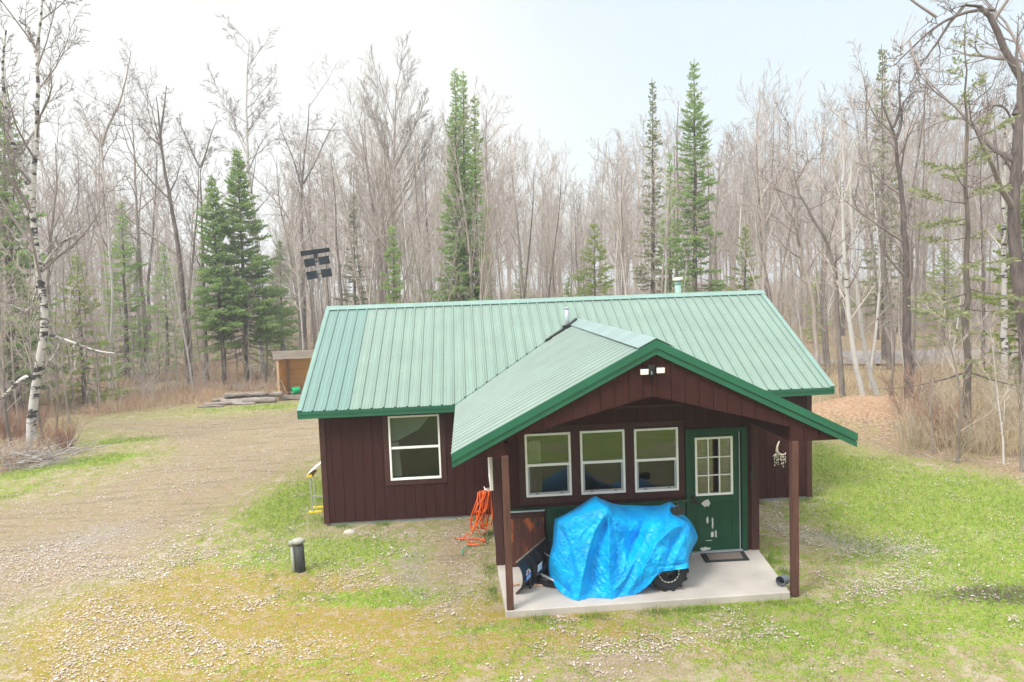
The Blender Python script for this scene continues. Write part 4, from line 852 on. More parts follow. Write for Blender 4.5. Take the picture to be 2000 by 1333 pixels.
def tarp_mesh():
    # columns from the front end of the bike (left) round to the tail; rows: ridge, front top edge, shoulder, middle, low, hem
    G_ = [ # (u, v, depth y) per row
     [(1084, 1014, -3.30), (1083, 1020, -3.45), (1081, 1040, -3.48), (1079, 1062, -3.46), (1073, 1088, -3.44), (1071, 1107, -3.42)],
     [(1108, 1002, -3.28), (1092, 1016, -3.78), (1088, 1042, -3.84), (1083, 1070, -3.84), (1077, 1100, -3.82), (1076, 1133, -3.62)],
     [(1136, 985, -3.30), (1118, 1010, -3.92), (1110, 1044, -4.00), (1103, 1080, -4.02), (1097, 1120, -4.02), (1098, 1160, -3.99)],
     [(1161, 970, -3.45), (1150, 996, -3.95), (1143, 1040, -4.08), (1139, 1085, -4.16), (1132, 1130, -4.22), (1125, 1174, -4.25)],
     [(1172, 974, -3.40), (1187, 997, -3.98), (1176, 1040, -4.02), (1168, 1085, -4.06), (1158, 1130, -4.10), (1151, 1172, -4.20)],
     [(1203, 985, -3.28), (1200, 1008, -3.95), (1198, 1045, -4.07), (1194, 1088, -4.14), (1188, 1132, -4.19), (1186, 1171, -4.25)],
     [(1234, 987, -3.24), (1227, 1020, -3.84), (1222, 1052, -3.93), (1217, 1090, -4.04), (1214, 1132, -4.14), (1214, 1169, -4.22)],
     [(1262, 988, -3.22), (1256, 1022, -3.82), (1250, 1052, -3.90), (1243, 1090, -4.05), (1240, 1128, -4.16), (1242, 1161, -4.19)],
     [(1290, 987, -3.22), (1283, 1018, -3.86), (1276, 1048, -4.04), (1268, 1080, -4.15), (1264, 1112, -4.22), (1266, 1144, -4.24)],
     [(1311, 982, -3.24), (1304, 1008, -3.86), (1302, 1036, -4.08), (1294, 1065, -4.17), (1288, 1092, -4.25), (1290, 1119, -4.26)],
     [(1333, 1003, -3.26), (1328, 1018, -3.86), (1325, 1042, -4.02), (1320, 1066, -4.13), (1317, 1090, -4.22), (1318, 1114, -4.25)],
     [(1348, 1018, -3.26), (1348, 1028, -3.80), (1350, 1050, -3.94), (1345, 1070, -4.02), (1341, 1090, -4.16), (1345, 1110, -4.21)],
     [(1357, 1032, -3.24), (1361, 1043, -3.55), (1362, 1054, -3.62), (1353, 1072, -3.60), (1346, 1090, -3.62), (1345, 1106, -3.62)]]
    G_ = np.array(G_, float); nc, nr = G_.shape[:2]
    def curve_through(A, t):
        n = len(A); A = np.concatenate([2*A[:1]-A[1:2], A, 2*A[-1:]-A[-2:-1]]); k = np.minimum(t.astype(int), n-2); f = (t-k).reshape(-1, *([1]*(A.ndim-1)))
        a, b, c, d = A[k], A[k+1], A[k+2], A[k+3]; return .5*(2*b+(c-a)*f+(2*a-5*b+4*c-d)*f*f+(3*b-a-3*c+d)*f**3)
    NS, NT = 230, 150
    A = curve_through(G_, np.linspace(0, nc-1, NS)); A = curve_through(A.transpose(1, 0, 2), np.linspace(0, nr-1, NT)).transpose(1, 0, 2)
    U, Vv, Y = A[..., 0], A[..., 1], A[..., 2].copy()
    def fold(P, amp, w_, sharp=1.):      # push cloth towards (-) or away from (+) the yard along a line of pixels' rays
        P = np.array(P, float); best = np.full(U.shape, 1e9); fade = np.zeros(U.shape); tot = len(P)-1
        for i in range(tot):
            a, b = P[i], P[i+1]; e = b-a; t = np.clip(((U-a[0])*e[0]+(Vv-a[1])*e[1])/(e@e), 0, 1); d = np.hypot(U-a[0]-t*e[0], Vv-a[1]-t*e[1]); m_ = d < best
            best = np.where(m_, d, best); fade = np.where(m_, (i+t)/tot, fade)
        return amp*np.exp(-(best/w_)**sharp)*np.clip(np.minimum(fade*5+.35, (1-fade)*4+.25), 0, 1)
    Y += fold([(1187, 997), (1160, 1040), (1146, 1090), (1130, 1172)], -.085, 7)+fold([(1190, 1004), (1170, 1060), (1156, 1100), (1150, 1160)], .08, 7)
    Y += fold([(1187, 999), (1190, 1040), (1189, 1100), (1192, 1168)], -.06, 5)+fold([(1192, 1005), (1203, 1060), (1206, 1110)], .07, 7)
    Y += fold([(1262, 1006), (1248, 1040), (1234, 1062), (1228, 1092)], .13, 9)+fold([(1275, 1012), (1262, 1050), (1246, 1080), (1222, 1130), (1190, 1165)], -.07, 8)
    Y += fold([(1345, 1022), (1312, 1034), (1284, 1060), (1258, 1110), (1225, 1160)], -.075, 8)+fold([(1330, 1038), (1314, 1066), (1298, 1106)], .07, 5)+fold([(1340, 1045), (1326, 1075), (1315, 1104)], -.04, 5)
    Y += fold([(1163, 972), (1175, 985), (1187, 997)], -.05, 6)+fold([(1310, 985), (1306, 1005), (1300, 1030)], -.06, 6)+fold([(1297, 992), (1290, 1020), (1282, 1045)], .05, 6)
    Y += fold([(1085, 1018), (1110, 1060), (1122, 1120), (1124, 1165)], .045, 6)+fold([(1100, 1020), (1118, 1070), (1133, 1130)], -.03, 5)+fold([(1074, 1110), (1092, 1140), (1116, 1160)], .07, 6)+fold([(1074, 1120), (1086, 1150), (1112, 1170)], -.06, 5)
    Y += fold([(1215, 1030), (1222, 1080), (1216, 1140)], -.035, 5)+fold([(1240, 1100), (1222, 1140), (1205, 1168)], .04, 5)+fold([(1290, 1107), (1320, 1104), (1346, 1100)], .03, 3)
    # small crackle creases of stiff plastic sheet
    def rid(x, y, s): q = fnoise(x/s, y/s, 3); return 1-np.abs(2*q-1)*2
    cz = rid(U+.35*Vv, Vv*.55, 15)*.016+rid(U*1.1-.6*Vv+90, Vv*.5+30, 11)*.012+rid(U+40, Vv+11, 4)*.007
    row = np.linspace(0, 1, NT)[None, :]; Y += cz*np.clip(row*4, .2, 1)
    D_ = FW*FPX+RT*(U[..., None]-1000)-UP*(Vv[..., None]-666.5); t = (Y-CAM[1])/D_[..., 1]; P = CAM+D_*t[..., None]
    P[..., 2] = np.maximum(P[..., 2], .106)
    # the far side hangs down towards the wall
    R0 = P[:, 0]; back = []
    for k in range(26, 0, -1):
        f = k/26; q = R0.copy(); q[:, 1] = R0[:, 1]+.22*min(1, f*2.2)+.04*f; q[:, 2] = R0[:, 2]-(R0[:, 2]-.45)*f**1.3; q[:, 0] += .02*np.sin(np.arange(NS)*.25)*f; back.append(q)
    P = np.concatenate([np.stack(back, 1), P], 1); n1, n2 = P.shape[:2]; i_ = (np.arange(n1-1)[:, None]*n2+np.arange(n2-1)).ravel()
    return npmesh('tarp', P.reshape(-1, 3), np.stack([i_, i_+1, i_+n2+1, i_+n2], 1), TARPM, True)
tarp = link('tarp', tarp_mesh())
tag(tarp, 'bright blue plastic tarp draped in creases over the quad bike on the porch', 'tarp')

# ------------------------------------------------------------------ trees
class Tubes:
    def __init__(s): s.g = {}
    def add(s, pts, rad, n=3): s.g.setdefault((len(pts), n), []).append((pts, rad))
    def arrays(s):
        VV = []; FF = []; k = 0
        for (m, n), lst in s.g.items():
            P = np.array([a for a, _ in lst], float); Q = np.array([b for _, b in lst], float); T = P[:, -1]-P[:, 0]; T /= np.linalg.norm(T, axis=1)[:, None]+1e-9
            ref = np.where(np.abs(T[:, 2:3]) < .9, np.array([[0, 0, 1.]]), np.array([[1., 0, 0]])); u = np.cross(T, ref); u /= np.linalg.norm(u, axis=1)[:, None]; v = np.cross(T, u)
            an = np.arange(n)*2*math.pi/n; ring_ = np.cos(an)[None, :, None]*u[:, None, :]+np.sin(an)[None, :, None]*v[:, None, :]
            X = P[:, :, None, :]+Q[:, :, None, None]*ring_[:, None, :, :]; c = len(lst)
            idx = np.arange(c)[:, None, None]*m*n+np.arange(m-1)[None, :, None]*n+np.arange(n)[None, None, :]; nx_ = np.arange(c)[:, None, None]*m*n+np.arange(m-1)[None, :, None]*n+((np.arange(n)+1) % n)[None, None, :]
            f = np.stack([idx, nx_, nx_+n, idx+n], -1).reshape(-1, 4)+k; VV.append(X.reshape(-1, 3)); FF.append(f); k += c*m*n
        return np.concatenate(VV), np.concatenate(FF)
def unit(v): return v/(np.linalg.norm(v)+1e-9)
def path(rg, p, d, ln, n, wob, trop):
    pts = [p]; st = ln/(n-1); d = d.copy()
    for i in range(n-1):
        d = d+rg.normal(0, wob, 3); d[2] += trop; d = unit(d); p = p+d*st; pts.append(p)
    return np.array(pts)
def at_path(pts, t):
    k = min(int(t*(len(pts)-1)), len(pts)-2); f = t*(len(pts)-1)-k
    return pts[k]*(1-f)+pts[k+1]*f, unit(pts[k+1]-pts[k])
def side(rg, d, ang):
    q = unit(np.cross(d, rg.normal(0, 1, 3))); return unit(d*math.cos(ang)+q*math.sin(ang))
def twigs(ts, rg, pts, ln, r, lv, dens, st):
    """recursive side branches; st: dict(ang, trop, wob, kids per level, ratio)"""
    kids = st['kids'][lv]; kids = int(kids*dens+rg.rand()) if kids*dens < 40 else int(kids*dens)
    for i in range(kids):
        t = st['from'][lv]+(1-st['from'][lv])*(i+rg.rand())/max(kids, 1); t = min(t, .99); p, d = at_path(pts, t)
        a = R_(st['ang'][lv]*rg.uniform(.7, 1.25)); nd = side(rg, d, a)
        l2 = ln*st['ratio'][lv]*(1-.55*t)*rg.uniform(.6, 1.3); r2 = max(r*(1-.75*t)*st['rr'], st['rmin']*(1 if lv < len(st['kids'])-1 else .8))
        n = (6, 5, 4, 3)[min(lv, 3)]; q = path(rg, p, nd, l2, n, st['wob']*(1+.3*lv), st['trop'])
        ts.add(q, np.linspace(r2, st['rmin']*.5, n), 5 if lv == 0 else 3)
        if lv+1 < len(st['kids']): twigs(ts, rg, q, l2, r2, lv+1, dens, st)
STYLE = {
 'maple': dict(kids=(16, 7, 6, 4), ang=(45, 42, 45, 45), ratio=(.36, .48, .5, .45), wob=.10, trop=.07, rr=.55, rmin=.0098, **{'from': (.34, .2, .15, .1)}),
 'aspen': dict(kids=(20, 7, 5, 3), ang=(52, 40, 42, 40), ratio=(.24, .42, .45, .45), wob=.09, trop=.05, rr=.42, rmin=.0092, **{'from': (.45, .25, .2, .1)}),
 'upright': dict(kids=(15, 8, 6, 3), ang=(28, 28, 32, 35), ratio=(.42, .5, .5, .45), wob=.06, trop=.07, rr=.5, rmin=.0092, **{'from': (.25, .15, .15, .1)}),
 'oaky': dict(kids=(11, 7, 6, 4), ang=(58, 50, 52, 50), ratio=(.42, .5, .5, .45), wob=.17, trop=.07, rr=.6, rmin=.0105, **{'from': (.40, .25, .15, .1)}),
 'sapling': dict(kids=(14, 5, 3), ang=(38, 38, 40), ratio=(.34, .45, .45), wob=.08, trop=.05, rr=.45, rmin=.006, **{'from': (.2, .2, .15)}),
}
def trunk_and_crown(seed, pts, r0, style, dens=1., r1=.012, extra=(), sides=9):
    rg = np.random.RandomState(seed); st = STYLE[style]; tt_ = Tubes(); tc_ = Tubes(); pts = np.array(pts, float); n = len(pts)
    s = np.linspace(0, 1, n); rad = r0*(1-s)**.8*.9+r1+r0*.25*np.exp(-s*30); tt_.add(pts, rad, sides); H = np.linalg.norm(np.diff(pts, axis=0), axis=1).sum()
    twigs(tc_, rg, pts, H, r0, 0, dens, st)
    for e, er in extra:      # named limbs of a hero tree
        e = np.array(e, float); L2 = np.linalg.norm(np.diff(e, axis=0), axis=1).sum(); tt_.add(e, np.linspace(er, max(er*.22, .012), len(e)), 7)
        st2 = dict(st); st2['kids'] = (14,)+tuple(st['kids'][1:-1]); st2['from'] = (.12, .15, .1, .1); st2['rr'] = .42; st2['ratio'] = (.34, .5, .5, .45)
        twigs(tc_, rg, e, L2*.9, er*.8, 0, dens, st2)
    return tt_.arrays(), tc_.arrays()
def smooth_path(P, n=26, wob=0, rg=None):
    P = np.array(P, float); d = np.r_[0, np.cumsum(np.linalg.norm(np.diff(P, axis=0), axis=1))]; t = np.linspace(0, d[-1], n)
    Q = np.stack([np.interp(t, d, P[:, i]) for i in range(3)], 1)
    for _ in range(2): Q[1:-1] = (Q[:-2]+2*Q[1:-1]+Q[2:])/4
    if wob and rg is not None: Q[1:-1] += rg.normal(0, wob, (n-2, 3))*(1, 1, 0)
    return Q
def bare_proto(seed, H, r0, style, dens, bark, twig, lean=.02):
    rg = np.random.RandomState(seed); n = 18; P = [np.zeros(3)]; d = np.array([rg.normal(0, lean), rg.normal(0, lean), 1.])
    for i in range(n-1): d = d+np.array([rg.normal(0, .035), rg.normal(0, .035), 0]); d[:2] *= .93; P.append(P[-1]+unit(d)*H/(n-1))
    extra = []
    if rg.rand() < .55 and style != 'sapling':      # a fork part-way up
        k = int(n*rg.uniform(.4, .62)); d2 = unit(np.array([rg.normal(0, .35), rg.normal(0, .35), 1.])); extra = [(path(rg, P[k], d2, H*.36, 9, .05, .05), r0*.5)]
    (a, b), (c, d_) = trunk_and_crown(seed, P, r0, style, dens, extra=extra)
    return npmesh('trunk', a, b, bark, True), npmesh('crown', c, d_, twig)
def place(name, meshes, loc, rot, sc, label, cat, group=None):
    o = empty(name, loc); o.rotation_euler = (0, 0, rot); o.scale = (sc, sc, sc) if not hasattr(sc, '__len__') else sc
    for nm_, m_ in zip(('trunk', 'crown'), meshes): link(nm_, m_, o)
    return tag(o, label, cat, group)

# conifers: trunk, tapering whorls of drooping boughs with flat needle sprays
def fir_mesh(seed, H, rad_fn, lo, r0, step=.24, nb=6, droop=.25, sprays=7, needle=.105, needle_w=.032, fol=FIR, upright=.5, gaps=.12, lean=(0, 0)):
    rg = np.random.RandomState(seed); tt_ = Tubes(); n = 20; s = np.linspace(0, 1, n); P = np.stack([lean[0]*s+rg.normal(0, .02, n), lean[1]*s+rg.normal(0, .02, n), H*s], 1); tt_.add(P, r0*(1-s)+.01, 8)
    B = Tubes(); C = []; D = []; W = []; h = lo*H*.6; lump = rg.uniform(.72, 1.25, 14)
    while h < H*.985:
        f = h/H; R = rad_fn(f)*lump[int(f*13)]; dead = f < lo; thin = rg.rand() < .12
        k = max(3, int(nb*(.8 if f > .9 else 1))); a0 = rg.rand()*6.28
        for j in range(k):
            if rg.rand() < gaps+(.45 if dead else 0): continue
            a = a0+j*6.28/k+rg.normal(0, .3); L_ = max(.10, R*rg.uniform(.45, 1.25)*(.7 if thin else 1)); el = upright*max(0, f-.3)*1.3-droop*(1-f)+rg.normal(0, .10); hh = h+rg.normal(0, .06)
            p0 = np.array([np.interp(hh, P[:, 2], P[:, 0]), np.interp(hh, P[:, 2], P[:, 1]), hh]); d = np.array([math.cos(a), math.sin(a), el]); q = [p0]; m_ = 5
            for i in range(m_-1): d2 = unit(d+np.array([0, 0, -.10+.11*i])); q.append(q[-1]+d2*L_/(m_-1))
            q = np.array(q); B.add(q, np.linspace(.005+.011*L_, .004, m_), 3)
            if dead: continue
            lat = unit(np.cross(d, (0, 0, 1.))); ns = max(2, int(sprays*L_/.9+1)); i0 = .25 if L_ < .8 else .40
            for i in range(ns):
                t = i0+(1-i0)*(i+rg.rand())/ns if L_ > .3 else (i+.5)/ns; b, bd = at_path(q, min(t, .995))
                for sg in (-1, 1):
                    sd_ = unit(bd*.85+lat*sg*rg.uniform(.35, .9)+np.array([0, 0, rg.normal(-.05, .2)])); sl_ = L_*.30*(1.25-t)*rg.uniform(.6, 1.4)+.08; nn = max(2, int(sl_/.045))
                    for c in range(nn): C.append(b+sd_*sl_*(c+.3)/nn); D.append(unit(sd_+rg.normal(0, .5, 3))); W.append(rg.uniform(.6, 1.3))
            C.append(q[-1]); D.append(unit(q[-1]-q[-2])); W.append(1.2)
        h += step*(1-.45*f)*rg.uniform(.7, 1.3)
    top = P[-1]
    for i in range(10): C.append(top-np.array([0, 0, .06*i])); D.append(unit(np.array([rg.normal(0, .5), rg.normal(0, .5), 1]))); W.append(.7)
    C = np.array(C); D = np.array(D); W = np.array(W)[:, None]; S_ = np.cross(D, rg.normal(0, 1, D.shape)); S_ /= np.linalg.norm(S_, axis=1)[:, None]+1e-9
    V_ = np.stack([C-D*needle*.15, C+D*needle*.45*W+S_*needle_w*W, C+D*needle*W, C+D*needle*.45*W-S_*needle_w*W], 1).reshape(-1, 3); F_ = np.arange(len(V_)).reshape(-1, 4)
    a, b = tt_.arrays(); c, d_ = B.arrays()
    # the boughs belong to the trunk's mesh, the needles are the crown
    return npmesh('trunk', np.concatenate([a, c]), np.concatenate([b, d_+len(a)]), BARKC, True), npmesh('crown', V_, F_, fol)
spire = lambda R0, R1, brk=.45: (lambda f: (R1*(1-f)/(1-brk)*.9+.10 if f > brk else R1+(R0-R1)*(1-f/brk)))

def base_on(u, v): p = onG(u, v); p[2] = float(height(np.array([p[0]]), np.array([p[1]]))[0])-.05; return p
def px_path(base, pts):
    """trunk waypoints: pixels lifted onto the upright plane through the tree's foot that faces the yard"""
    out = []; n_ = np.array([FW[0], FW[1], 0]); n_ /= np.linalg.norm(n_)
    for u, v in pts: d = ray(u, v); t = ((base-CAM)@n_)/(d@n_); out.append(CAM+d*t)
    return out
def hero_bare(seed, foot, pts, r0, style, dens, bark, twig, label, limbs=(), name='bare_tree', cat='tree', r1=.02, depth=None):
    base = base_on(*foot) if depth is None else depth; rg = np.random.RandomState(seed); P = smooth_path([base]+px_path(base, pts), 30, .012, rg)-base
    ex = [(smooth_path(px_path(base, q), 10)-base, er) for q, er in limbs]
    (a, b), (c, d_) = trunk_and_crown(seed, P, r0, style, dens, r1, ex, 10)
    return place(name, (npmesh('trunk', a, b, bark, True), npmesh('crown', c, d_, twig)), base, 0, 1, label, cat)
def hyp(u, dist, v=600):    # a ground point at a given distance along an image column
    d = ray(u, v); d = d[:2]/np.linalg.norm(d[:2]); x, y = CAM[0]+d[0]*dist, CAM[1]+d[1]*dist; return np.array([x, y, float(height(np.array([x]), np.array([y]))[0])-.05])

TWIGD = mat('slate_twigs', (.25, .21, .20), .9, .2, .5)
hero_bare(1, (60, 883), [(61, 800), (80, 700), (90, 600), (76, 520), (64, 440), (62, 370), (71, 300), (73, 200), (74, 100), (80, 40), (84, -30)], .135, 'maple', .9, BIRCH, TWIGD, 'big white birch with black patches and forked trunk, at the left yard edge', name='birch_tree',
  limbs=[([(62, 372), (40, 320), (20, 280), (12, 230), (6, 170), (2, 115), (12, 60)], .10), ([(72, 110), (58, 60), (40, 30)], .05), ([(75, 250), (62, 258), (45, 300), (20, 330)], .05), ([(98, 655), (140, 668), (190, 688), (245, 692)], .055), ([(62, 735), (50, 733), (30, 752), (0, 782), (-30, 800)], .08), ([(60, 745), (85, 720), (110, 690), (116, 672)], .05), ([(84, 520), (105, 490), (125, 470), (150, 455)], .04), ([(72, 560), (60, 612), (30, 600), (10, 590)], .04)])
hero_bare(2, (112, 770), [(108, 700), (98, 640), (92, 560), (100, 450), (112, 360), (108, 280)], .12, 'upright', .7, BARKG, TWIGD, 'grey slanting trunk standing just behind the white birch')
hero_bare(3, (258, 728), [(240, 650), (222, 560), (208, 450), (201, 380), (200, 300), (197, 268), (190, 240)], .17, 'oaky', .85, BARKG, TWIGD, 'tall leaning grey tree whose crooked right limb reaches highest left of the pale aspen', limbs=[([(199, 285), (210, 240), (232, 216), (237, 190), (250, 140), (256, 100)], .10), ([(198, 285), (175, 250), (165, 220), (150, 190)], .06)])
hero_bare(4, (288, 742), [(284, 640), (275, 540), (270, 450), (264, 370), (262, 300), (258, 228)], .14, 'oaky', .8, BARKG, TWIGD, 'straight grey tree with a round twiggy crown, next right of the tall leaning one')
hero_bare(5, (372, 758), [(362, 640), (350, 500), (338, 420), (322, 340), (313, 270), (311, 230), (305, 190)], .17, 'oaky', .8, BARKD, TWIGD, 'dark tree leaning left over the clearing, its trunk reddish in the middle', limbs=[([(312, 270), (320, 215), (325, 170)], .07), ([(313, 285), (290, 265), (270, 240)], .05)])
hero_bare(6, (404, 750), [(398, 600), (395, 480), (393, 400), (391, 330)], .12, 'oaky', .8, BARKG, TWIGD, 'slender tree forking into a wide Y above the dark green firs', limbs=[([(391, 328), (375, 300), (365, 270), (345, 230)], .06), ([(391, 328), (403, 300), (412, 260), (424, 235)], .06), ([(394, 400), (372, 370), (354, 340)], .04)])
hero_bare(7, (512, 735), [(506, 600), (500, 450), (492, 380), (484, 330), (482, 250), (481, 170), (487, 80)], .15, 'aspen', 1.1, BIRCHY, TWIGD, 'tall pale aspen with an airy crown rising alone above the two dark green firs', name='aspen_tree', limbs=[([(481, 300), (455, 240), (430, 190), (412, 140)], .05), ([(482, 260), (510, 220), (535, 190)], .04), ([(482, 345), (462, 330), (440, 315)], .03)])
hero_bare(8, (182, 668), [(173, 590), (168, 520), (163, 470), (150, 420), (155, 340), (150, 290)], .20, 'maple', .8, BARKD, TWIGD, 'thick black trunk, left one of the dark pair behind the birch', limbs=[([(167, 520), (178, 470), (190, 430), (182, 380), (190, 330)], .12)])
hero_bare(88, (190, 655), [(182, 560), (174, 470), (172, 380), (168, 300)], .17, 'maple', .8, BARKD, TWIGD, 'thick black trunk, right one of the dark pair behind the birch')
hero_bare(9, (596, 690), [(592, 560), (589, 430), (590, 350), (596, 290), (602, 250), (604, 200)], .19, 'oaky', 1.0, BARKD, TWIGD, 'dark spreading tree with crooked limbs directly above the leaning panels', limbs=[([(590, 370), (570, 300), (552, 265), (545, 235)], .08), ([(592, 360), (620, 310), (640, 260), (655, 240)], .08)])
hero_bare(10, (772, 700), [(768, 560), (767, 450), (768, 350), (770, 280), (772, 220), (774, 165)], .19, 'upright', 1.25, BARKG, TWIG, 'broad dome-crowned pale grey tree left of the tallest fir cluster', limbs=[([(768, 340), (745, 270), (725, 210), (715, 180)], .09), ([(769, 330), (800, 270), (822, 220), (832, 190)], .09)])
hero_bare(11, (2012, 800), [(2004, 640), (1990, 560), (1978, 440), (1982, 350), (1990, 270), (1984, 225), (2000, 196), (2016, 174), (2008, 156), (1985, 140), (1965, 115), (1953, 70), (1938, 20), (1925, 2), (1900, -6), (1880, 8), (1840, 22), (1800, 50), (1765, 90)], .25, 'oaky', .9, BARKD, TWIGD, 'massive gnarled dark tree at the right edge, its bare limb arching over the corner', limbs=[([(1984, 225), (2005, 170), (2040, 110), (2060, 30)], .12), ([(1940, 20), (1915, 15), (1885, 25), (1850, 35), (1815, 60), (1780, 95), (1745, 130)], .06), ([(1983, 350), (1960, 300), (1920, 290), (1895, 320)], .05), ([(1980, 250), (1965, 205), (1935, 205), (1900, 225)], .05), ([(1990, 360), (2010, 320), (2030, 280)], .08)], depth=base_on(2012, 815))
hero_bare(12, (1779, 795), [(1772, 700), (1771, 600), (1770, 500), (1763, 400), (1757, 340), (1748, 270), (1735, 228), (1722, 200)], .17, 'maple', .8, BARKD, TWIGD, 'dark leaning tree with a bent top and reddish twigs right of the cabin', limbs=[([(1749, 275), (1764, 235), (1758, 205), (1770, 190), (1795, 175)], .06), ([(1745, 250), (1760, 215), (1755, 180), (1758, 130)], .05)])
hero_bare(13, (1692, 796), [(1672, 720), (1660, 640), (1650, 520), (1645, 400), (1648, 300), (1640, 220)], .085, 'sapling', 1.0, BIRCHY, TWIGP, 'thin white birch, left one of the slanting pair by the dirt mound', name='birch_tree')
hero_bare(14, (1716, 782), [(1696, 720), (1682, 640), (1672, 540), (1664, 440), (1660, 350), (1668, 270)], .085, 'sapling', 1.0, BIRCHY, TWIGP, 'thin white birch, right one of the slanting pair by the dirt mound', name='birch_tree')
hero_bare(15, (1648, 790), [(1640, 700), (1636, 620), (1632, 540), (1620, 480), (1590, 430), (1560, 380), (1548, 330)], .10, 'oaky', .7, BARKG, TWIGD, 'crooked grey tree leaning left over the right end of the green roof')
hero_bare(16, (1965, 760), [(1962, 600), (1960, 450), (1960, 350), (1964, 280), (1962, 250)], .13, 'aspen', .5, BIRCH, TWIGP, 'white birch trunk close beside the massive dark tree at the right edge', name='birch_tree', depth=hyp(1965, 31))
hero_bare(17, (1598, 740), [(1590, 600), (1560, 480), (1548, 380), (1540, 300), (1545, 240)], .11, 'maple', .8, BARKG, TWIGD, 'grey tree curving right, rising behind the right eave corner of the green roof')

hb = [ # conifers: top px, distance, column, ...
 (21, (1356, 640), 37, 115, spire(1.75, 1.15, .55), .06, .17, FIR, dict(sprays=8, nb=6, gaps=.16), 'tallest pointed fir, spire-topped, behind the right half of the roof'),
 (22, (1274, 640), 41, 155, spire(1.3, .75, .5), .12, .15, FIRO, dict(sprays=6, nb=5, gaps=.25), 'sparse narrow fir with a dull grey-green spire left of the tallest fir'),
 (23, (889, 640), 37, 133, spire(2.0, .95, .45), .10, .17, FIR, dict(sprays=8, nb=6), 'left and tallest of the three firs clustered behind the middle of the roof'),
 (24, (904, 640), 37.6, 140, spire(1.6, .9, .45), .10, .16, FIR, dict(sprays=8, nb=6), 'middle one of the three firs clustered behind the middle of the roof'),
 (25, (927, 640), 36.5, 186, spire(2.1, .85, .45), .12, .15, FIR, dict(sprays=7, nb=6, gaps=.2), 'right and shortest of the three firs clustered behind the middle of the roof'),
 (26, (440, 757), None, 340, spire(1.7, 1.15, .5), .30, .13, FIR, dict(sprays=10, nb=8, gaps=.08), 'dark green fir with a bare lower trunk, left one of the pair by the clearing', 412),
 (27, (484, 748), None, 288, spire(2.5, 1.6, .5), .20, .15, FIR, dict(sprays=10, nb=8, gaps=.08), 'full dark green fir, right and taller one of the pair by the clearing', 463),
 (28, (767, 660), 33, 442, spire(.85, .55, .5), .05, .09, FIR, dict(sprays=7, nb=6), 'small narrow green fir poking up just behind the left part of the ridge'),
 (29, (1728, 706), None, 88, spire(2.4, .8, .5), .18, .16, FIRO, dict(sprays=5, nb=5, gaps=.3), 'thin brownish-topped fir with green lower boughs right of the roof', 1722),
 (30, (1890, 868), None, 48, spire(1.7, 1.5, .6), .22, .10, FIRO, dict(sprays=4, nb=3, gaps=.45, step=.62, needle=.12), 'scraggly fir with a bare pole trunk and thin layered boughs at the right', 1885),
 (31, (2004, 770), None, 350, spire(1.6, 1.2, .5), .08, .11, FIRB, dict(sprays=9, nb=6, gaps=.2), 'bright yellow-green spruce boughs at the right edge below the massive tree', 2000),
 (32, (5, 700), 36, 175, spire(2.1, 1.3, .5), .1, .17, FIR, dict(sprays=8, nb=6), 'dark fir cut off by the left edge of the photo'),
 (33, (238, 680), 46, 392, spire(1.9, 1.2, .5), .06, .15, FIR, dict(sprays=6, nb=6), 'blue-green fir between the bare trunks left of the paired firs'),
 (34, (320, 680), 50, 478, spire(1.5, 1.0, .5), .06, .12, FIR, dict(sprays=6, nb=6), 'short dark fir in the gap left of the paired firs'),
 (35, (546, 680), 52, 470, spire(1.6, 1.0, .5), .05, .14, FIR, dict(sprays=6, nb=6), 'narrow dark fir just left of the leaning panels'),
 (36, (1308, 640), 44, 296, spire(1.5, .9, .5), .05, .12, FIR, dict(sprays=6, nb=5), 'short fir squeezed between the two spire firs behind the roof'),
 (37, (1160, 640), 40, 432, spire(1.9, 1.4, .5), .02, .1, FIRB, dict(sprays=5, nb=5, gaps=.3), 'low yellow-green fir in the understory behind the middle of the ridge'),
 (38, (1455, 660), 42, 440, spire(1.6, 1.2, .5), .02, .1, FIRB, dict(sprays=5, nb=5, gaps=.3), 'low yellow-green fir behind the right end of the ridge'),
 (39, (150, 700), 38, 500, spire(1.8, 1.2, .5), .02, .1, FIRB, dict(sprays=5, nb=5, gaps=.3), 'low green fir in the brush behind the white birch'),
 (40, (1845, 700), 52, 480, spire(1.7, 1.2, .5), .02, .1, FIRB, dict(sprays=5, nb=5, gaps=.3), 'low green fir beyond the road left of the scraggly pole fir'),
 (41, (690, 660), 44, 380, spire(1.5, .9, .5), .04, .12, FIRO, dict(sprays=5, nb=5, gaps=.3), 'dull grey-green fir among bare trees right of the leaning panels')]
for it in hb:
    sd_, foot, dist, vt, rf_, lo, r0, fol, kw, lb = it[:10]
    base = base_on(*foot) if dist is None else hyp(foot[0], dist); ut = it[10] if len(it) > 10 else foot[0]
    tp = px_path(base, [(ut, vt)])[0]; H = tp[2]-base[2]
    ms = fir_mesh(sd_, H, rf_, lo, r0, fol=fol, lean=tuple((tp-base)[:2]), **kw)
    place('fir_tree', ms, base, 0, 1, lb, 'fir tree')

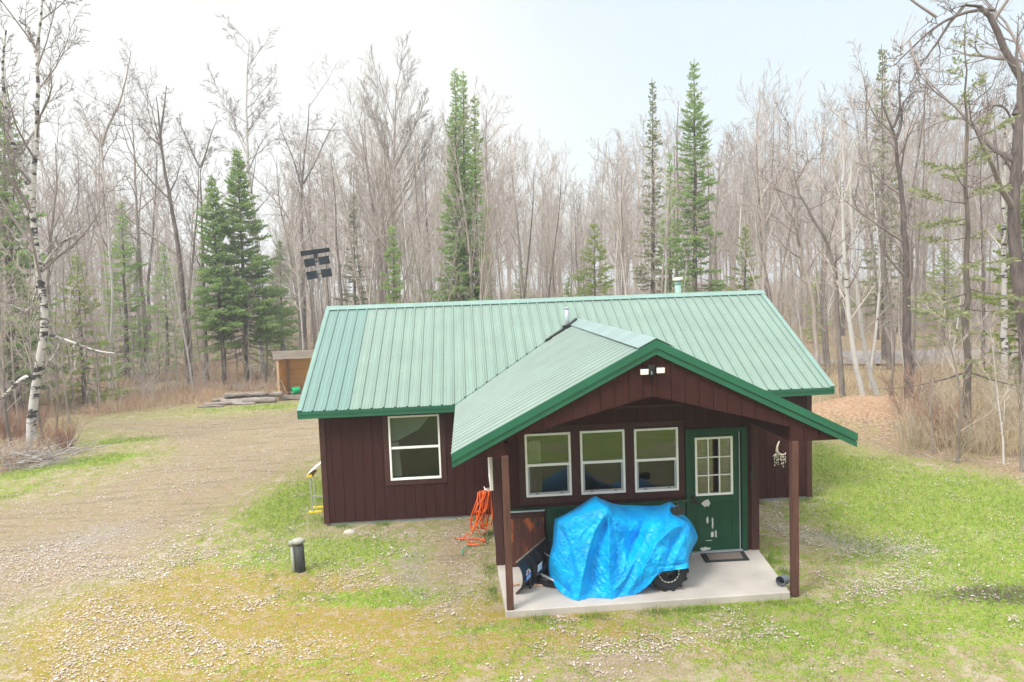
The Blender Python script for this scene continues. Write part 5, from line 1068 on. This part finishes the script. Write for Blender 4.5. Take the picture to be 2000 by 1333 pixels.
# background wood: copies of a few bare trees, each its own thing
protos = []
for i, (st, bark, tw, dn) in enumerate((('maple', BARKG, TWIG, .8), ('upright', BARKG, TWIG, .9), ('aspen', BIRCHY, TWIGP, .9), ('upright', BARKG, TWIGP, .85), ('maple', BARKD, TWIGR, .8), ('aspen', BARKG, TWIG, .9), ('upright', BARKD, TWIG, .9), ('oaky', BARKG, TWIG, .8), ('aspen', BIRCHY, TWIG, .8), ('upright', BARKG, TWIGR, 1.0))):
    protos.append(bare_proto(100+i, 16, .135 if st != 'aspen' else .10, st, dn, bark, tw))
saps = [bare_proto(150+i, 7.5, .042, 'sapling', 1.2, b, t_) for i, (b, t_) in enumerate(((BARKG, TWIGP), (BIRCHY, TWIGP), (BARKG, TWIGR), (BARKG, TWIG)))]
firs = [fir_mesh(180+i, 6, spire(1.3, .9, .5), .05, .07, sprays=5, nb=5, gaps=.25, fol=(FIR, FIRB, FIRO)[i]) for i in range(3)]
TOPS = [(-300, 180), (0, 200), (120, 190), (200, 230), (300, 230), (360, 300), (430, 410), (520, 420), (570, 330), (620, 280), (690, 265), (760, 190), (840, 240), (900, 260), (960, 215), (1020, 245), (1070, 290), (1130, 320), (1190, 265), (1250, 200), (1300, 210), (1400, 235), (1480, 200), (1560, 210), (1650, 170), (1700, 120), (1800, 160), (1900, 170), (2000, 140), (2300, 120)]
rg = np.random.RandomState(77); spots = []
KINDS = ['grey-barked bare tree', 'slender upright bare tree', 'white-barked thin bare tree', 'pale-twigged upright bare tree', 'dark-barked reddish bare tree', 'thin grey straight bare tree', 'dark upright bare tree', 'spreading crooked bare tree', 'pale narrow bare tree', 'dense-twigged upright bare tree']
def forest_front(u):   # distance from the camera where the wood begins
    return float(np.interp(u, [-400, 0, 150, 250, 400, 520, 640, 900, 1300, 1500, 1600, 1700, 1850, 2000, 2400], [27, 30, 33, 44, 38, 38, 36, 33, 33, 34, 36, 33, 38, 30, 26]))
tries = 0
while len(spots) < 205 and tries < 6000:
    tries += 1; u = rg.uniform(-260, 2260); dist = forest_front(u)+rg.beta(1.1, 1.6)*34; p = hyp(u, dist)
    if any((p[0]-q[0])**2+(p[1]-q[1])**2 < 1.9**2 for q in spots): continue
    if sd_poly(np.array([p[0]]), np.array([p[1]]), [(6, 24), (25, 20.5), (60, 8), (60, 18), (28, 28.5), (6, 33)])[0] < .3: continue
    spots.append(p)
    vt = float(np.interp(u, *zip(*TOPS))); vt += (22 if u < 1500 else 8)+rg.exponential(55) if rg.rand() < .88 else -rg.uniform(0, 25)
    H = max(6.5, px_path(p, [(u, vt)])[0][2]-p[2]); k = rg.randint(len(protos)); s = H/16
    reg = 'left of the cabin' if u < 620 else ('behind the cabin roof' if u < 1500 else 'right of the cabin')
    if (u < 540 and rg.rand() < .58) or (u > 1480 and rg.rand() < .2): continue
    place('bare_tree', protos[k], p, rg.uniform(0, 6.28), (s*rg.uniform(.85, 1.1), s*rg.uniform(.85, 1.1), s), KINDS[k]+' in the wood '+reg, 'tree', KINDS[k]+'s '+reg)
SK = ['pale', 'white-barked', 'reddish', 'grey']
for i in range(105):
    u = rg.uniform(-200, 2200); dist = forest_front(u)-1+rg.beta(1, 1.8)*22
    p = hyp(u, dist)
    if sd_poly(np.array([p[0]]), np.array([p[1]]), [(6, 24), (25, 20.5), (60, 8), (60, 18), (28, 28.5), (6, 33)])[0] < .3: continue
    k = rg.randint(4); s = rg.uniform(.55, 1.25); reg = 'left of the cabin' if u < 620 else ('behind the cabin roof' if u < 1500 else 'right of the cabin')
    place('sapling', saps[k], p, rg.uniform(0, 6.28), s, SK[k]+' leafless sapling in the undergrowth '+reg, 'sapling', SK[k]+' saplings '+reg)
for i in range(28):
    u = rg.uniform(-100, 2150); dist = forest_front(u)+4+rg.rand()*26; p = hyp(u, dist); k = rg.randint(3); s = rg.uniform(.45, 1.15)
    if sd_poly(np.array([p[0]]), np.array([p[1]]), [(6, 24), (25, 20.5), (60, 8), (60, 18), (28, 28.5), (6, 33)])[0] < .5: continue
    reg = 'left of the cabin' if u < 620 else ('behind the cabin roof' if u < 1500 else 'right of the cabin')
    nmk = ('dark green', 'yellow-green', 'dull olive')[k]; place('young_fir', firs[k], p, rg.uniform(0, 6.28), s, nmk+' young fir among bare trunks '+reg, 'fir tree', nmk+' young firs '+reg)
# near saplings with places of their own
NS = [((20, 880), 500, 0, 'thin pale sapling in the brush left of the white birch foot'), ((40, 860), 560, 3, 'grey thin sapling just left of the white birch trunk'), ((85, 868), 470, 0, 'thin sapling touching the right side of the white birch foot'), ((5, 850), 420, 2, 'reddish thin sapling at the extreme left edge'), ((136, 830), 560, 0, 'left one of three thin brown saplings right of the white birch'), ((112, 850), 600, 2, 'middle one of three thin brown saplings right of the white birch'), ((146, 800), 500, 2, 'right one of three thin brown saplings right of the white birch'), ((330, 775), 560, 2, 'bushy thin sapling at the wood edge left of the log pile'), ((345, 770), 520, 0, 'slanting thin sapling at the wood edge left of the log pile'), ((376, 770), 470, 1, 'white thin sapling at the wood edge left of the log pile'),
  ((1960, 905), 640, 1, 'pale sapling leaning left in the thicket at the right edge'), ((1995, 920), 560, 3, 'pale twisted sapling at the very right edge'), ((1820, 880), 600, 3, 'thin grey sapling in the thicket left of the pole fir'), ((1870, 905), 590, 0, 'pale thin sapling touching the pole fir trunk'), ((1740, 790), 400, 3, 'straight thin sapling beside the dark leaning tree'), ((1700, 760), 330, 1, 'white sapling between the paired birches and dark leaning tree'), ((1620, 740), 300, 0, 'pale sapling just right of the right eave corner')]
for (ft, vt, k, lb) in NS:
    p = base_on(*ft); H = px_path(p, [(ft[0], vt)])[0][2]-p[2]; place('sapling', saps[k], p, rg.uniform(0, 6.28), (H/7.5*1.1, H/7.5*1.1, H/7.5), lb, 'sapling')

# the far wood, too many to count: one mass of simple bare trees
rgf = np.random.RandomState(9); T = Tubes()
for i in range(560):
    u = rgf.uniform(-500, 2500); dist = 64+rgf.rand()**1.2*70; p = hyp(u, dist); vt = float(np.interp(u, *zip(*TOPS)))+rgf.exponential(45)+20+(190 if u < 540 else 0)*rgf.rand()
    H = max(8, px_path(p, [(u, vt)])[0][2]-p[2]); P = path(rgf, p, np.array([0, 0, 1.]), H, 7, .04, .05); T.add(P, np.linspace(.13, .02, 7), 4)
    for j in range(22):
        t = rgf.uniform(.22, .98); q, d = at_path(P, t); nd = side(rgf, d, R_(rgf.uniform(28, 50))); l2 = H*.28*(1.15-t); Q = path(rgf, q, nd, l2, 4, .1, .08); T.add(Q, np.linspace(.035, .012, 4), 3)
        for m_ in range(7):
            q2, d2 = at_path(Q, rgf.uniform(.15, .98)); nd2 = side(rgf, d2, R_(rgf.uniform(25, 50))); Q2 = path(rgf, q2, nd2, l2*.45, 3, .1, .08); T.add(Q2, (.018, .013, .008), 3)
a, b = T.arrays(); tag(link('distant_wood', npmesh('distant_wood', a, b, TWIG)), 'pale mass of bare trees far behind the nearer trunks', 'wood', kind='stuff')

# ------------------------------------------------------------------ undergrowth, thickets, dead leaves, grass
def stems(name, n, sampler, hfun, r, seed, m, label, cat, br=2, spread=.25, kind='stuff'):
    rg = np.random.RandomState(seed); X, Y = sampler(rg, n); Z = height(X, Y); T = Tubes()
    for x, y, z in zip(X, Y, Z):
        h = hfun(rg); d = unit(np.array([rg.normal(0, spread), rg.normal(0, spread), 1.])); P = path(rg, np.array([x, y, z-.03]), d, h, 4, .10, .02); T.add(P, np.linspace(r, r*.4, 4), 3)
        for j in range(br): q, d2 = at_path(P, rg.uniform(.25, .9)); Q = path(rg, q, side(rg, d2, R_(rg.uniform(20, 50))), h*rg.uniform(.25, .5), 3, .1, .03); T.add(Q, (r*.6, r*.45, r*.3), 3)
    a, b = T.arrays(); return tag(link(name, npmesh(name, a, b, m)), label, cat, kind=kind)
ROADZ = [(6, 24), (25, 20.5), (60, 8), (60, 18), (28, 28.5), (6, 33)]
def brush_sampler(u0, u1, d0, d1, front=0):
    def f(rg, n):
        X = []; Y = []
        while len(X) < n:
            u = rg.uniform(u0, u1, n); d = d0+(d1-d0)*rg.rand(n)**1.3; v = np.stack([ray(a, 600)[:2] for a in u]); v /= np.linalg.norm(v, axis=1)[:, None]; x = CAM[0]+v[:, 0]*d; y = CAM[1]+v[:, 1]*d
            ok = (sd_poly(x, y, LAWN) > front+rg.rand(n)*.8) & (sd_poly(x, y, ROADZ) > 0) & (fnoise(x*.5, y*.5) > .42+rg.rand(n)*.1) & ~((x > -6) & (x < 11) & (y < 9)) & (((x-15.6)/3.4)**2+((y-6.6)/2.6)**2 > 1); X += list(x[ok]); Y += list(y[ok])
        return np.array(X[:n]), np.array(Y[:n])
    return f
DRYS = mat('dry_reddish_stems', (.58, .39, .28), .9, .25, .7, hue2=(.40, .25, .18)); DRYT = mat('dry_tan_grass', (.62, .51, .34), .9, .25, .6, hue2=(.46, .36, .23)); GREYT = mat('grey_brush', (.44, .385, .35), .9, .25, .8, hue2=(.32, .265, .24))
stems('dry_weeds', 11000, brush_sampler(-250, 660, 23, 52), lambda r: r.uniform(.15, .65), .010, 1, DRYS, 'reddish dead weeds covering the ground under the trees at the left', 'weeds')
stems('dry_grass', 7000, brush_sampler(-250, 660, 22, 46, -.3), lambda r: r.uniform(.2, .6), .009, 2, DRYT, 'tan dead grass along the wood edge at the left', 'grass', br=1)
stems('brushwood', 1000, brush_sampler(-250, 700, 28, 60), lambda r: r.uniform(.9, 2.6), .013, 3, GREYT, 'tangled grey brushwood between the trunks at the left', 'brushwood', br=5)
stems('dry_weeds', 5200, brush_sampler(1480, 2300, 21.5, 46), lambda r: r.uniform(.2, .75), .010, 4, DRYT, 'tan and reddish dead weeds under the trees at the right', 'weeds')
stems('brushwood', 4200, brush_sampler(-300, 2300, 60, 120), lambda r: r.uniform(1.5, 4.5), .022, 6, GREYT, 'far grey brushwood low between the distant trunks', 'brushwood', br=6)
stems('brushwood', 2600, brush_sampler(640, 1500, 30, 62), lambda r: r.uniform(1.2, 3.6), .013, 5, GREYT, 'tangled grey brushwood between the trunks behind the cabin', 'brushwood', br=5)
stems('brushwood', 700, brush_sampler(1500, 2300, 36, 66), lambda r: r.uniform(.8, 2.2), .012, 7, GREYT, 'low grey brushwood beyond the road right of the cabin', 'brushwood', br=4)
# leafless shrubs in the right-hand thicket and round the birch: one thing each
def shrub_mesh(seed, h, n, m, spread=.38):
    rg = np.random.RandomState(seed); T = Tubes()
    for i in range(n):
        a = rg.rand()*6.28; d = unit(np.array([math.cos(a)*spread*rg.uniform(.2, 1.2), math.sin(a)*spread*rg.uniform(.2, 1.2), 1.])); P = path(rg, np.array([math.cos(a)*.15, math.sin(a)*.15, -.03]), d, h*rg.uniform(.5, 1.1), 6, .08, .02); T.add(P, np.linspace(.011, .004, 6), 4)
        for j in range(6):
            q, d2 = at_path(P, rg.uniform(.2, .95)); Q = path(rg, q, side(rg, d2, R_(rg.uniform(18, 45))), h*rg.uniform(.15, .38), 4, .1, .03); T.add(Q, np.linspace(.006, .003, 4), 3)
            for k in range(2): q3, d3 = at_path(Q, rg.uniform(.2, .9)); T.add(path(rg, q3, side(rg, d3, R_(30)), h*.12, 3, .1, .02), (.004, .003, .002), 3)
    a, b = T.arrays(); return npmesh('shrub', a, b, m)
TANT = mat('tan_shrub_twigs', (.54, .45, .34), .9, .2, .8, hue2=(.40, .33, .25), rnd=.2); REDT = mat('red_shrub_twigs', (.40, .24, .17), .9, .2, .8, hue2=(.29, .17, .13), rnd=.2)
shm = [shrub_mesh(200, 1.9, 14, TANT), shrub_mesh(201, 1.6, 13, TANT, .5), shrub_mesh(202, 1.5, 18, REDT), shrub_mesh(203, 2.2, 10, TANT, .3)]
def shrub(p, k, s, lb, g): o = link('shrub', shm[k]); o.location = p; o.rotation_euler = (0, 0, rg.uniform(0, 6)); o.scale = (s, s, s); tag(o, lb, 'shrub', g)
for i in range(26):
    u = rg.uniform(1770, 2120); v = rg.uniform(800, 915) if u > 1850 else rg.uniform(820, 890); p = base_on(u, v)
    if sd_poly(np.array([p[0]]), np.array([p[1]]), LAWN)[0] < .1: continue
    k = rg.choice([0, 1, 2, 3]); shrub(p, k, rg.uniform(.7, 1.25), 'leafless reddish shrub in the thicket at the right' if k == 2 else 'leafless tan shrub in the thicket at the right', 'reddish thicket shrubs at right' if k == 2 else 'tan thicket shrubs at right')
for i in range(22):
    u = rg.uniform(-80, 150); v = rg.uniform(835, 885); p = base_on(u, v); shrub(p, 2, rg.uniform(.45, .8), 'low reddish leafless shrub round the foot of the white birch', 'shrubs round the birch')
# brush pile, lower left
T = Tubes(); r2 = np.random.RandomState(12); c0 = base_on(20, 908)
for i in range(260):
    q = c0+np.array([r2.normal(-.3, .9), r2.normal(0, .55), 0]); a = r2.normal(.3, .7); el = r2.uniform(-.1, .35); P = path(r2, q+np.array([0, 0, r2.uniform(.03, .4)]), unit(np.array([math.cos(a), math.sin(a), el])), r2.uniform(.5, 1.6), 5, .16, -.04); P[:, 2] = np.maximum(P[:, 2], .02); T.add(P, np.linspace(r2.uniform(.006, .022), .004, 5), 4)
a, b = T.arrays(); tag(link('brush_pile', npmesh('brush_pile', a, b, mat('bleached_sticks', (.42, .39, .37), .9, .3, 2, hue2=(.24, .21, .2)))), 'heap of bleached grey sticks on the grass below the white birch', 'brush pile', kind='stuff')
# stump-like root clump and thin dead stick by the clearing
c = base_on(175, 806); T = Tubes()
for i in range(40): a = r2.rand()*6.28; T.add(path(r2, c+np.array([r2.normal(0, .2), r2.normal(0, .15), .0]), unit(np.array([math.cos(a), math.sin(a), .7])), r2.uniform(.25, .6), 4, .15, -.1), np.linspace(.02, .006, 4), 4)
a, b = T.arrays(); tag(link('root_clump', npmesh('root_clump', a, b, DRYS)), 'rust-brown clump of roots at the grass edge right of the birch', 'root clump')
# cut boughs lying beside the log pile
c = base_on(460, 768); T = Tubes()
for i in range(90): a = r2.rand()*6.28; T.add(path(r2, c+np.array([r2.normal(0, .7), r2.normal(.3, .3), .1]), unit(np.array([math.cos(a), math.sin(a), .6])), r2.uniform(.4, 1.1), 4, .15, -.08), np.linspace(.014, .005, 4), 3)
a, b = T.arrays(); tag(link('bough_heap', npmesh('bough_heap', a, b, GREYT)), 'heap of thin grey boughs behind the log pile', 'boughs', kind='stuff')

# dead leaves: little curled blades lying on the yard
rl = np.random.RandomState(31); n = 760000; X = rl.uniform(-16, 18, n); Y = rl.uniform(-8.6, 17, n); zz = zones(X, Y); clump = fnoise(X*1.7+40, Y*1.7, 5)
clump2 = fnoise(X*5+11, Y*5, 3); pr_ = np.clip((zz[3]+(clump-.5)*2.6+(clump2-.5)*1.6-.52)/.55, 0, 1)**1.3*.85+.025+.35*zz[4]*np.clip((clump-.45)*4, 0, 1); pr_ *= np.clip(1.15-np.hypot(X-3, Y+9)/34, .3, 1)
inside = ((X > -.03) & (X < W_+.03) & (Y > -.03) & (Y < DEP)) | ((X > 3.28) & (X < 7.84) & (Y > -4.5) & (Y < .1)); ok = (rl.rand(n) < pr_) & ~inside; X, Y = X[ok], Y[ok]; n = len(X)
Z = height(X, Y)+.008+rl.rand(n)*.012; a = rl.rand(n)*6.28; s = rl.uniform(.008, .022, n)*np.where(rl.rand(n) < .06, 1.5, 1); tl = rl.normal(0, .35, (n, 2)); cu = rl.uniform(.1, .5, n)*s
ca, sa = np.cos(a), np.sin(a); C = np.stack([X, Y, Z], 1)
def off(u, v, w_): return C+np.stack([u*ca-v*sa, u*sa+v*ca, np.abs(w_+u*tl[:, 0]+v*tl[:, 1])], 1)
V_ = np.stack([off(-s, 0*s, cu), off(-.2*s, -.62*s, 0*s), off(1.1*s, 0*s, cu), off(-.1*s, .62*s, .6*cu)], 1).reshape(-1, 3)
def leaf_mat():
    m = mat('dead_leaves', (.56, .47, .41), .85, .15, .3); nd = m.node_tree.nodes; l = m.node_tree.links
    g = nd.new('ShaderNodeNewGeometry'); r = nd.new('ShaderNodeValToRGB'); r.color_ramp.elements[0].color = (.32, .235, .18, 1); r.color_ramp.elements[1].color = (.56, .52, .51, 1); e = r.color_ramp.elements.new(.45); e.color = (.40, .33, .28, 1)
    l.new(g.outputs['Random Per Island'], r.inputs[0]); l.new(r.outputs[0], nd['Principled BSDF'].inputs['Base Color']); return m
tag(link('fallen_leaves', npmesh('fallen_leaves', V_, np.arange(len(V_)).reshape(-1, 4), leaf_mat())), 'pale dead leaves scattered over the yard', 'leaves', kind='stuff')
# pebbles on the drive
n = 26000; X = rl.uniform(-14, 12, n); Y = rl.uniform(-8, 15, n); zz = zones(X, Y); ok = (rl.rand(n) < np.maximum(zz[0]*.55, zz[5]*.9)) & ~(((X > -.03) & (X < W_+.03) & (Y > -.03)) | ((X > 3.2) & (X < 7.9) & (Y > -4.5) & (Y < .1))); X, Y = X[ok], Y[ok]; n = len(X); s = rl.uniform(.008, .024, n); C = np.stack([X, Y, height(X, Y)+s*.3], 1)
O8 = np.array([(1, 0, 0), (0, 1, 0), (-1, 0, 0), (0, -1, 0), (0, 0, .8), (0, 0, -.8)]); rr_ = rl.uniform(.7, 1.3, (n, 6, 1)); V_ = (C[:, None, :]+O8[None]*s[:, None, None]*rr_).reshape(-1, 3)
F8 = np.array([(0, 1, 4), (1, 2, 4), (2, 3, 4), (3, 0, 4), (1, 0, 5), (2, 1, 5), (3, 2, 5), (0, 3, 5)]); F_ = (np.arange(n)[:, None, None]*6+F8[None]).reshape(-1, 3)
pm = mat('pebbles', (.5, .44, .38), .85, .1, .3); nd = pm.node_tree.nodes; g = nd.new('ShaderNodeNewGeometry'); r = nd.new('ShaderNodeValToRGB'); r.color_ramp.elements[0].color = (.25, .20, .17, 1); r.color_ramp.elements[1].color = (.62, .57, .52, 1); pm.node_tree.links.new(g.outputs['Random Per Island'], r.inputs[0]); pm.node_tree.links.new(r.outputs[0], nd['Principled BSDF'].inputs['Base Color'])
tag(link('pebbles', npmesh('pebbles', V_, F_, pm)), 'small stones strewn over the dirt drive', 'pebbles', kind='stuff')
# grass blades: green, straw and moss-yellow
def grass(name, n, wfun, h0, h1, w_, cols, seed, label, box=(-16, 19, -8.6, 16.5), near=16):
    r = np.random.RandomState(seed); X = r.uniform(box[0], box[1], n); Y = r.uniform(box[2], box[3], n); zz = zones(X, Y); pr_ = wfun(X, Y, zz); D_ = np.hypot(X-CAM[0], Y-CAM[1]); pr_ = pr_*np.clip((near/D_)**1.2, 0, 1)
    ins = ((X > .0) & (X < W_) & (Y > -.0) & (Y < DEP)) | ((X > 3.31) & (X < 7.80) & (Y > -4.46) & (Y < .1)); ok = (r.rand(n) < pr_) & ~ins; X, Y = X[ok], Y[ok]; D_ = D_[ok]; n = len(X); Z = height(X, Y); sc = np.clip(D_/near, 1, 2)**.5
    k = 3; X = np.repeat(X, k)+r.normal(0, .018, n*k); Y = np.repeat(Y, k)+r.normal(0, .018, n*k); Z = np.repeat(Z, k); sc = np.repeat(sc, k); n *= k
    h = r.uniform(h0, h1, n)*sc; a = r.rand(n)*6.28; le = h*r.uniform(.2, 1.1, n); b = r.rand(n)*6.28; wv = w_*sc*r.uniform(.7, 1.3, n)
    B0 = np.stack([X-np.cos(a)*wv, Y-np.sin(a)*wv, Z-.01], 1); B1 = np.stack([X+np.cos(a)*wv, Y+np.sin(a)*wv, Z-.01], 1); Tp = np.stack([X+np.cos(b)*le, Y+np.sin(b)*le, Z+h], 1)
    V_ = np.stack([B0, B1, Tp], 1).reshape(-1, 3); m = mat(name+'_blades', cols[0], .7, .1, .5, trans=.3); nd = m.node_tree.nodes; l = m.node_tree.links; g = nd.new('ShaderNodeNewGeometry'); rp = nd.new('ShaderNodeValToRGB'); rp.color_ramp.elements[0].color = (*cols[0], 1); rp.color_ramp.elements[1].color = (*cols[1], 1)
    l.new(g.outputs['Random Per Island'], rp.inputs[0]); l.new(rp.outputs[0], nd['Principled BSDF'].inputs['Base Color']); l.new(rp.outputs[0], [q for q in nd if q.type == 'BSDF_TRANSLUCENT'][0].inputs[0])
    tag(link(name, npmesh(name, V_, np.arange(len(V_)).reshape(-1, 3), m)), label, 'grass', kind='stuff')
sm = lambda x, a, b: np.clip((x-a)/(b-a), 0, 1)
grass('green_grass', 420000, lambda X, Y, z: sm(z[1]+(fnoise(X*2.5, Y*2.5)-.5)*1.3, .3, .75)*.8*(1-z[4]), .015, .085, .0035, ((.11, .20, .022), (.30, .42, .075)), 1, 'short bright green grass patches in the yard')
grass('straw_grass', 260000, lambda X, Y, z: np.clip(.7-.5*z[0]-.35*z[2], 0, 1)*sm(fnoise(X*3+9, Y*3), .35, .6)*.7, .012, .045, .003, ((.28, .24, .11), (.54, .48, .29)), 2, 'short straw-coloured grass over the yard')
grass('moss_tufts', 60000, lambda X, Y, z: sm(z[2]+(fnoise(X*2.5+3, Y*2.5)-.5)*1.2, .35, .75)*.8, .006, .02, .004, ((.22, .17, .03), (.44, .38, .12)), 3, 'low yellow moss in patches on the ground')
def edge(X, Y, z):
    d = np.abs(sd_poly(X, Y, [(-.02, 6.3), (-.02, -.05), (3.3, -.05), (3.33, -4.5), (7.8, -4.47), (7.83, -.05), (10.13, -.05), (10.13, 6.3)])-.06); return np.exp(-(d/.10)**2)*sm(fnoise(X*2.6+5, Y*2.6), .48, .66)*.8
grass('edge_grass', 160000, edge, .03, .10, .0035, ((.08, .16, .022), (.25, .36, .07)), 4, 'taller green tufts along the foot of the walls and slab', box=(-.6, 10.7, -5, 3), near=14)
rk_ = MB(); rng = random.Random(5)
sp = MB(); c = onG(683, 1040); sp.tube([c+(-.12, 0, -.04), c+(-.09, 0, -.02), c+(0, 0, -.01), c+(.09, 0, -.02), c+(.12, 0, -.04)], [.02, .06, .075, .06, .02], 9); tag(sp.build('stone', CONC, None, True), 'flat pale stone in the grass under the left front window', 'stone')
hs_ = MB(); pts = [onG(902, 1087)+(0, 0, .02), onG(904, 1080)+(0, 0, .05), onG(910, 1074)+(0, 0, .05), onG(921, 1069)+(0, 0, .02)]; hs_.tube(pts, .008, 6); tag(hs_.build('green_hose', mat('hose_green', (.01, .30, .16), .5, .1, 4), None, True), 'short end of green hose sticking out of the grass left of the porch', 'hose')

# damp spring air: far trees go pale
hm = bpy.data.materials.new('haze'); hm.use_nodes = True; nd = hm.node_tree.nodes; nd.remove(nd['Principled BSDF']); pv = nd.new('ShaderNodeVolumePrincipled'); pv.inputs['Color'].default_value = (.93, .96, 1, 1); pv.inputs['Density'].default_value = .0021; pv.inputs['Anisotropy'].default_value = .2
hm.node_tree.links.new(pv.outputs[0], nd['Material Output'].inputs['Volume'])
hb_ = MB(); hb_.box(-950, 950, -950, 950, -3, 26); hz_ = hb_.build('haze', hm); hz_['kind'] = 'stuff'
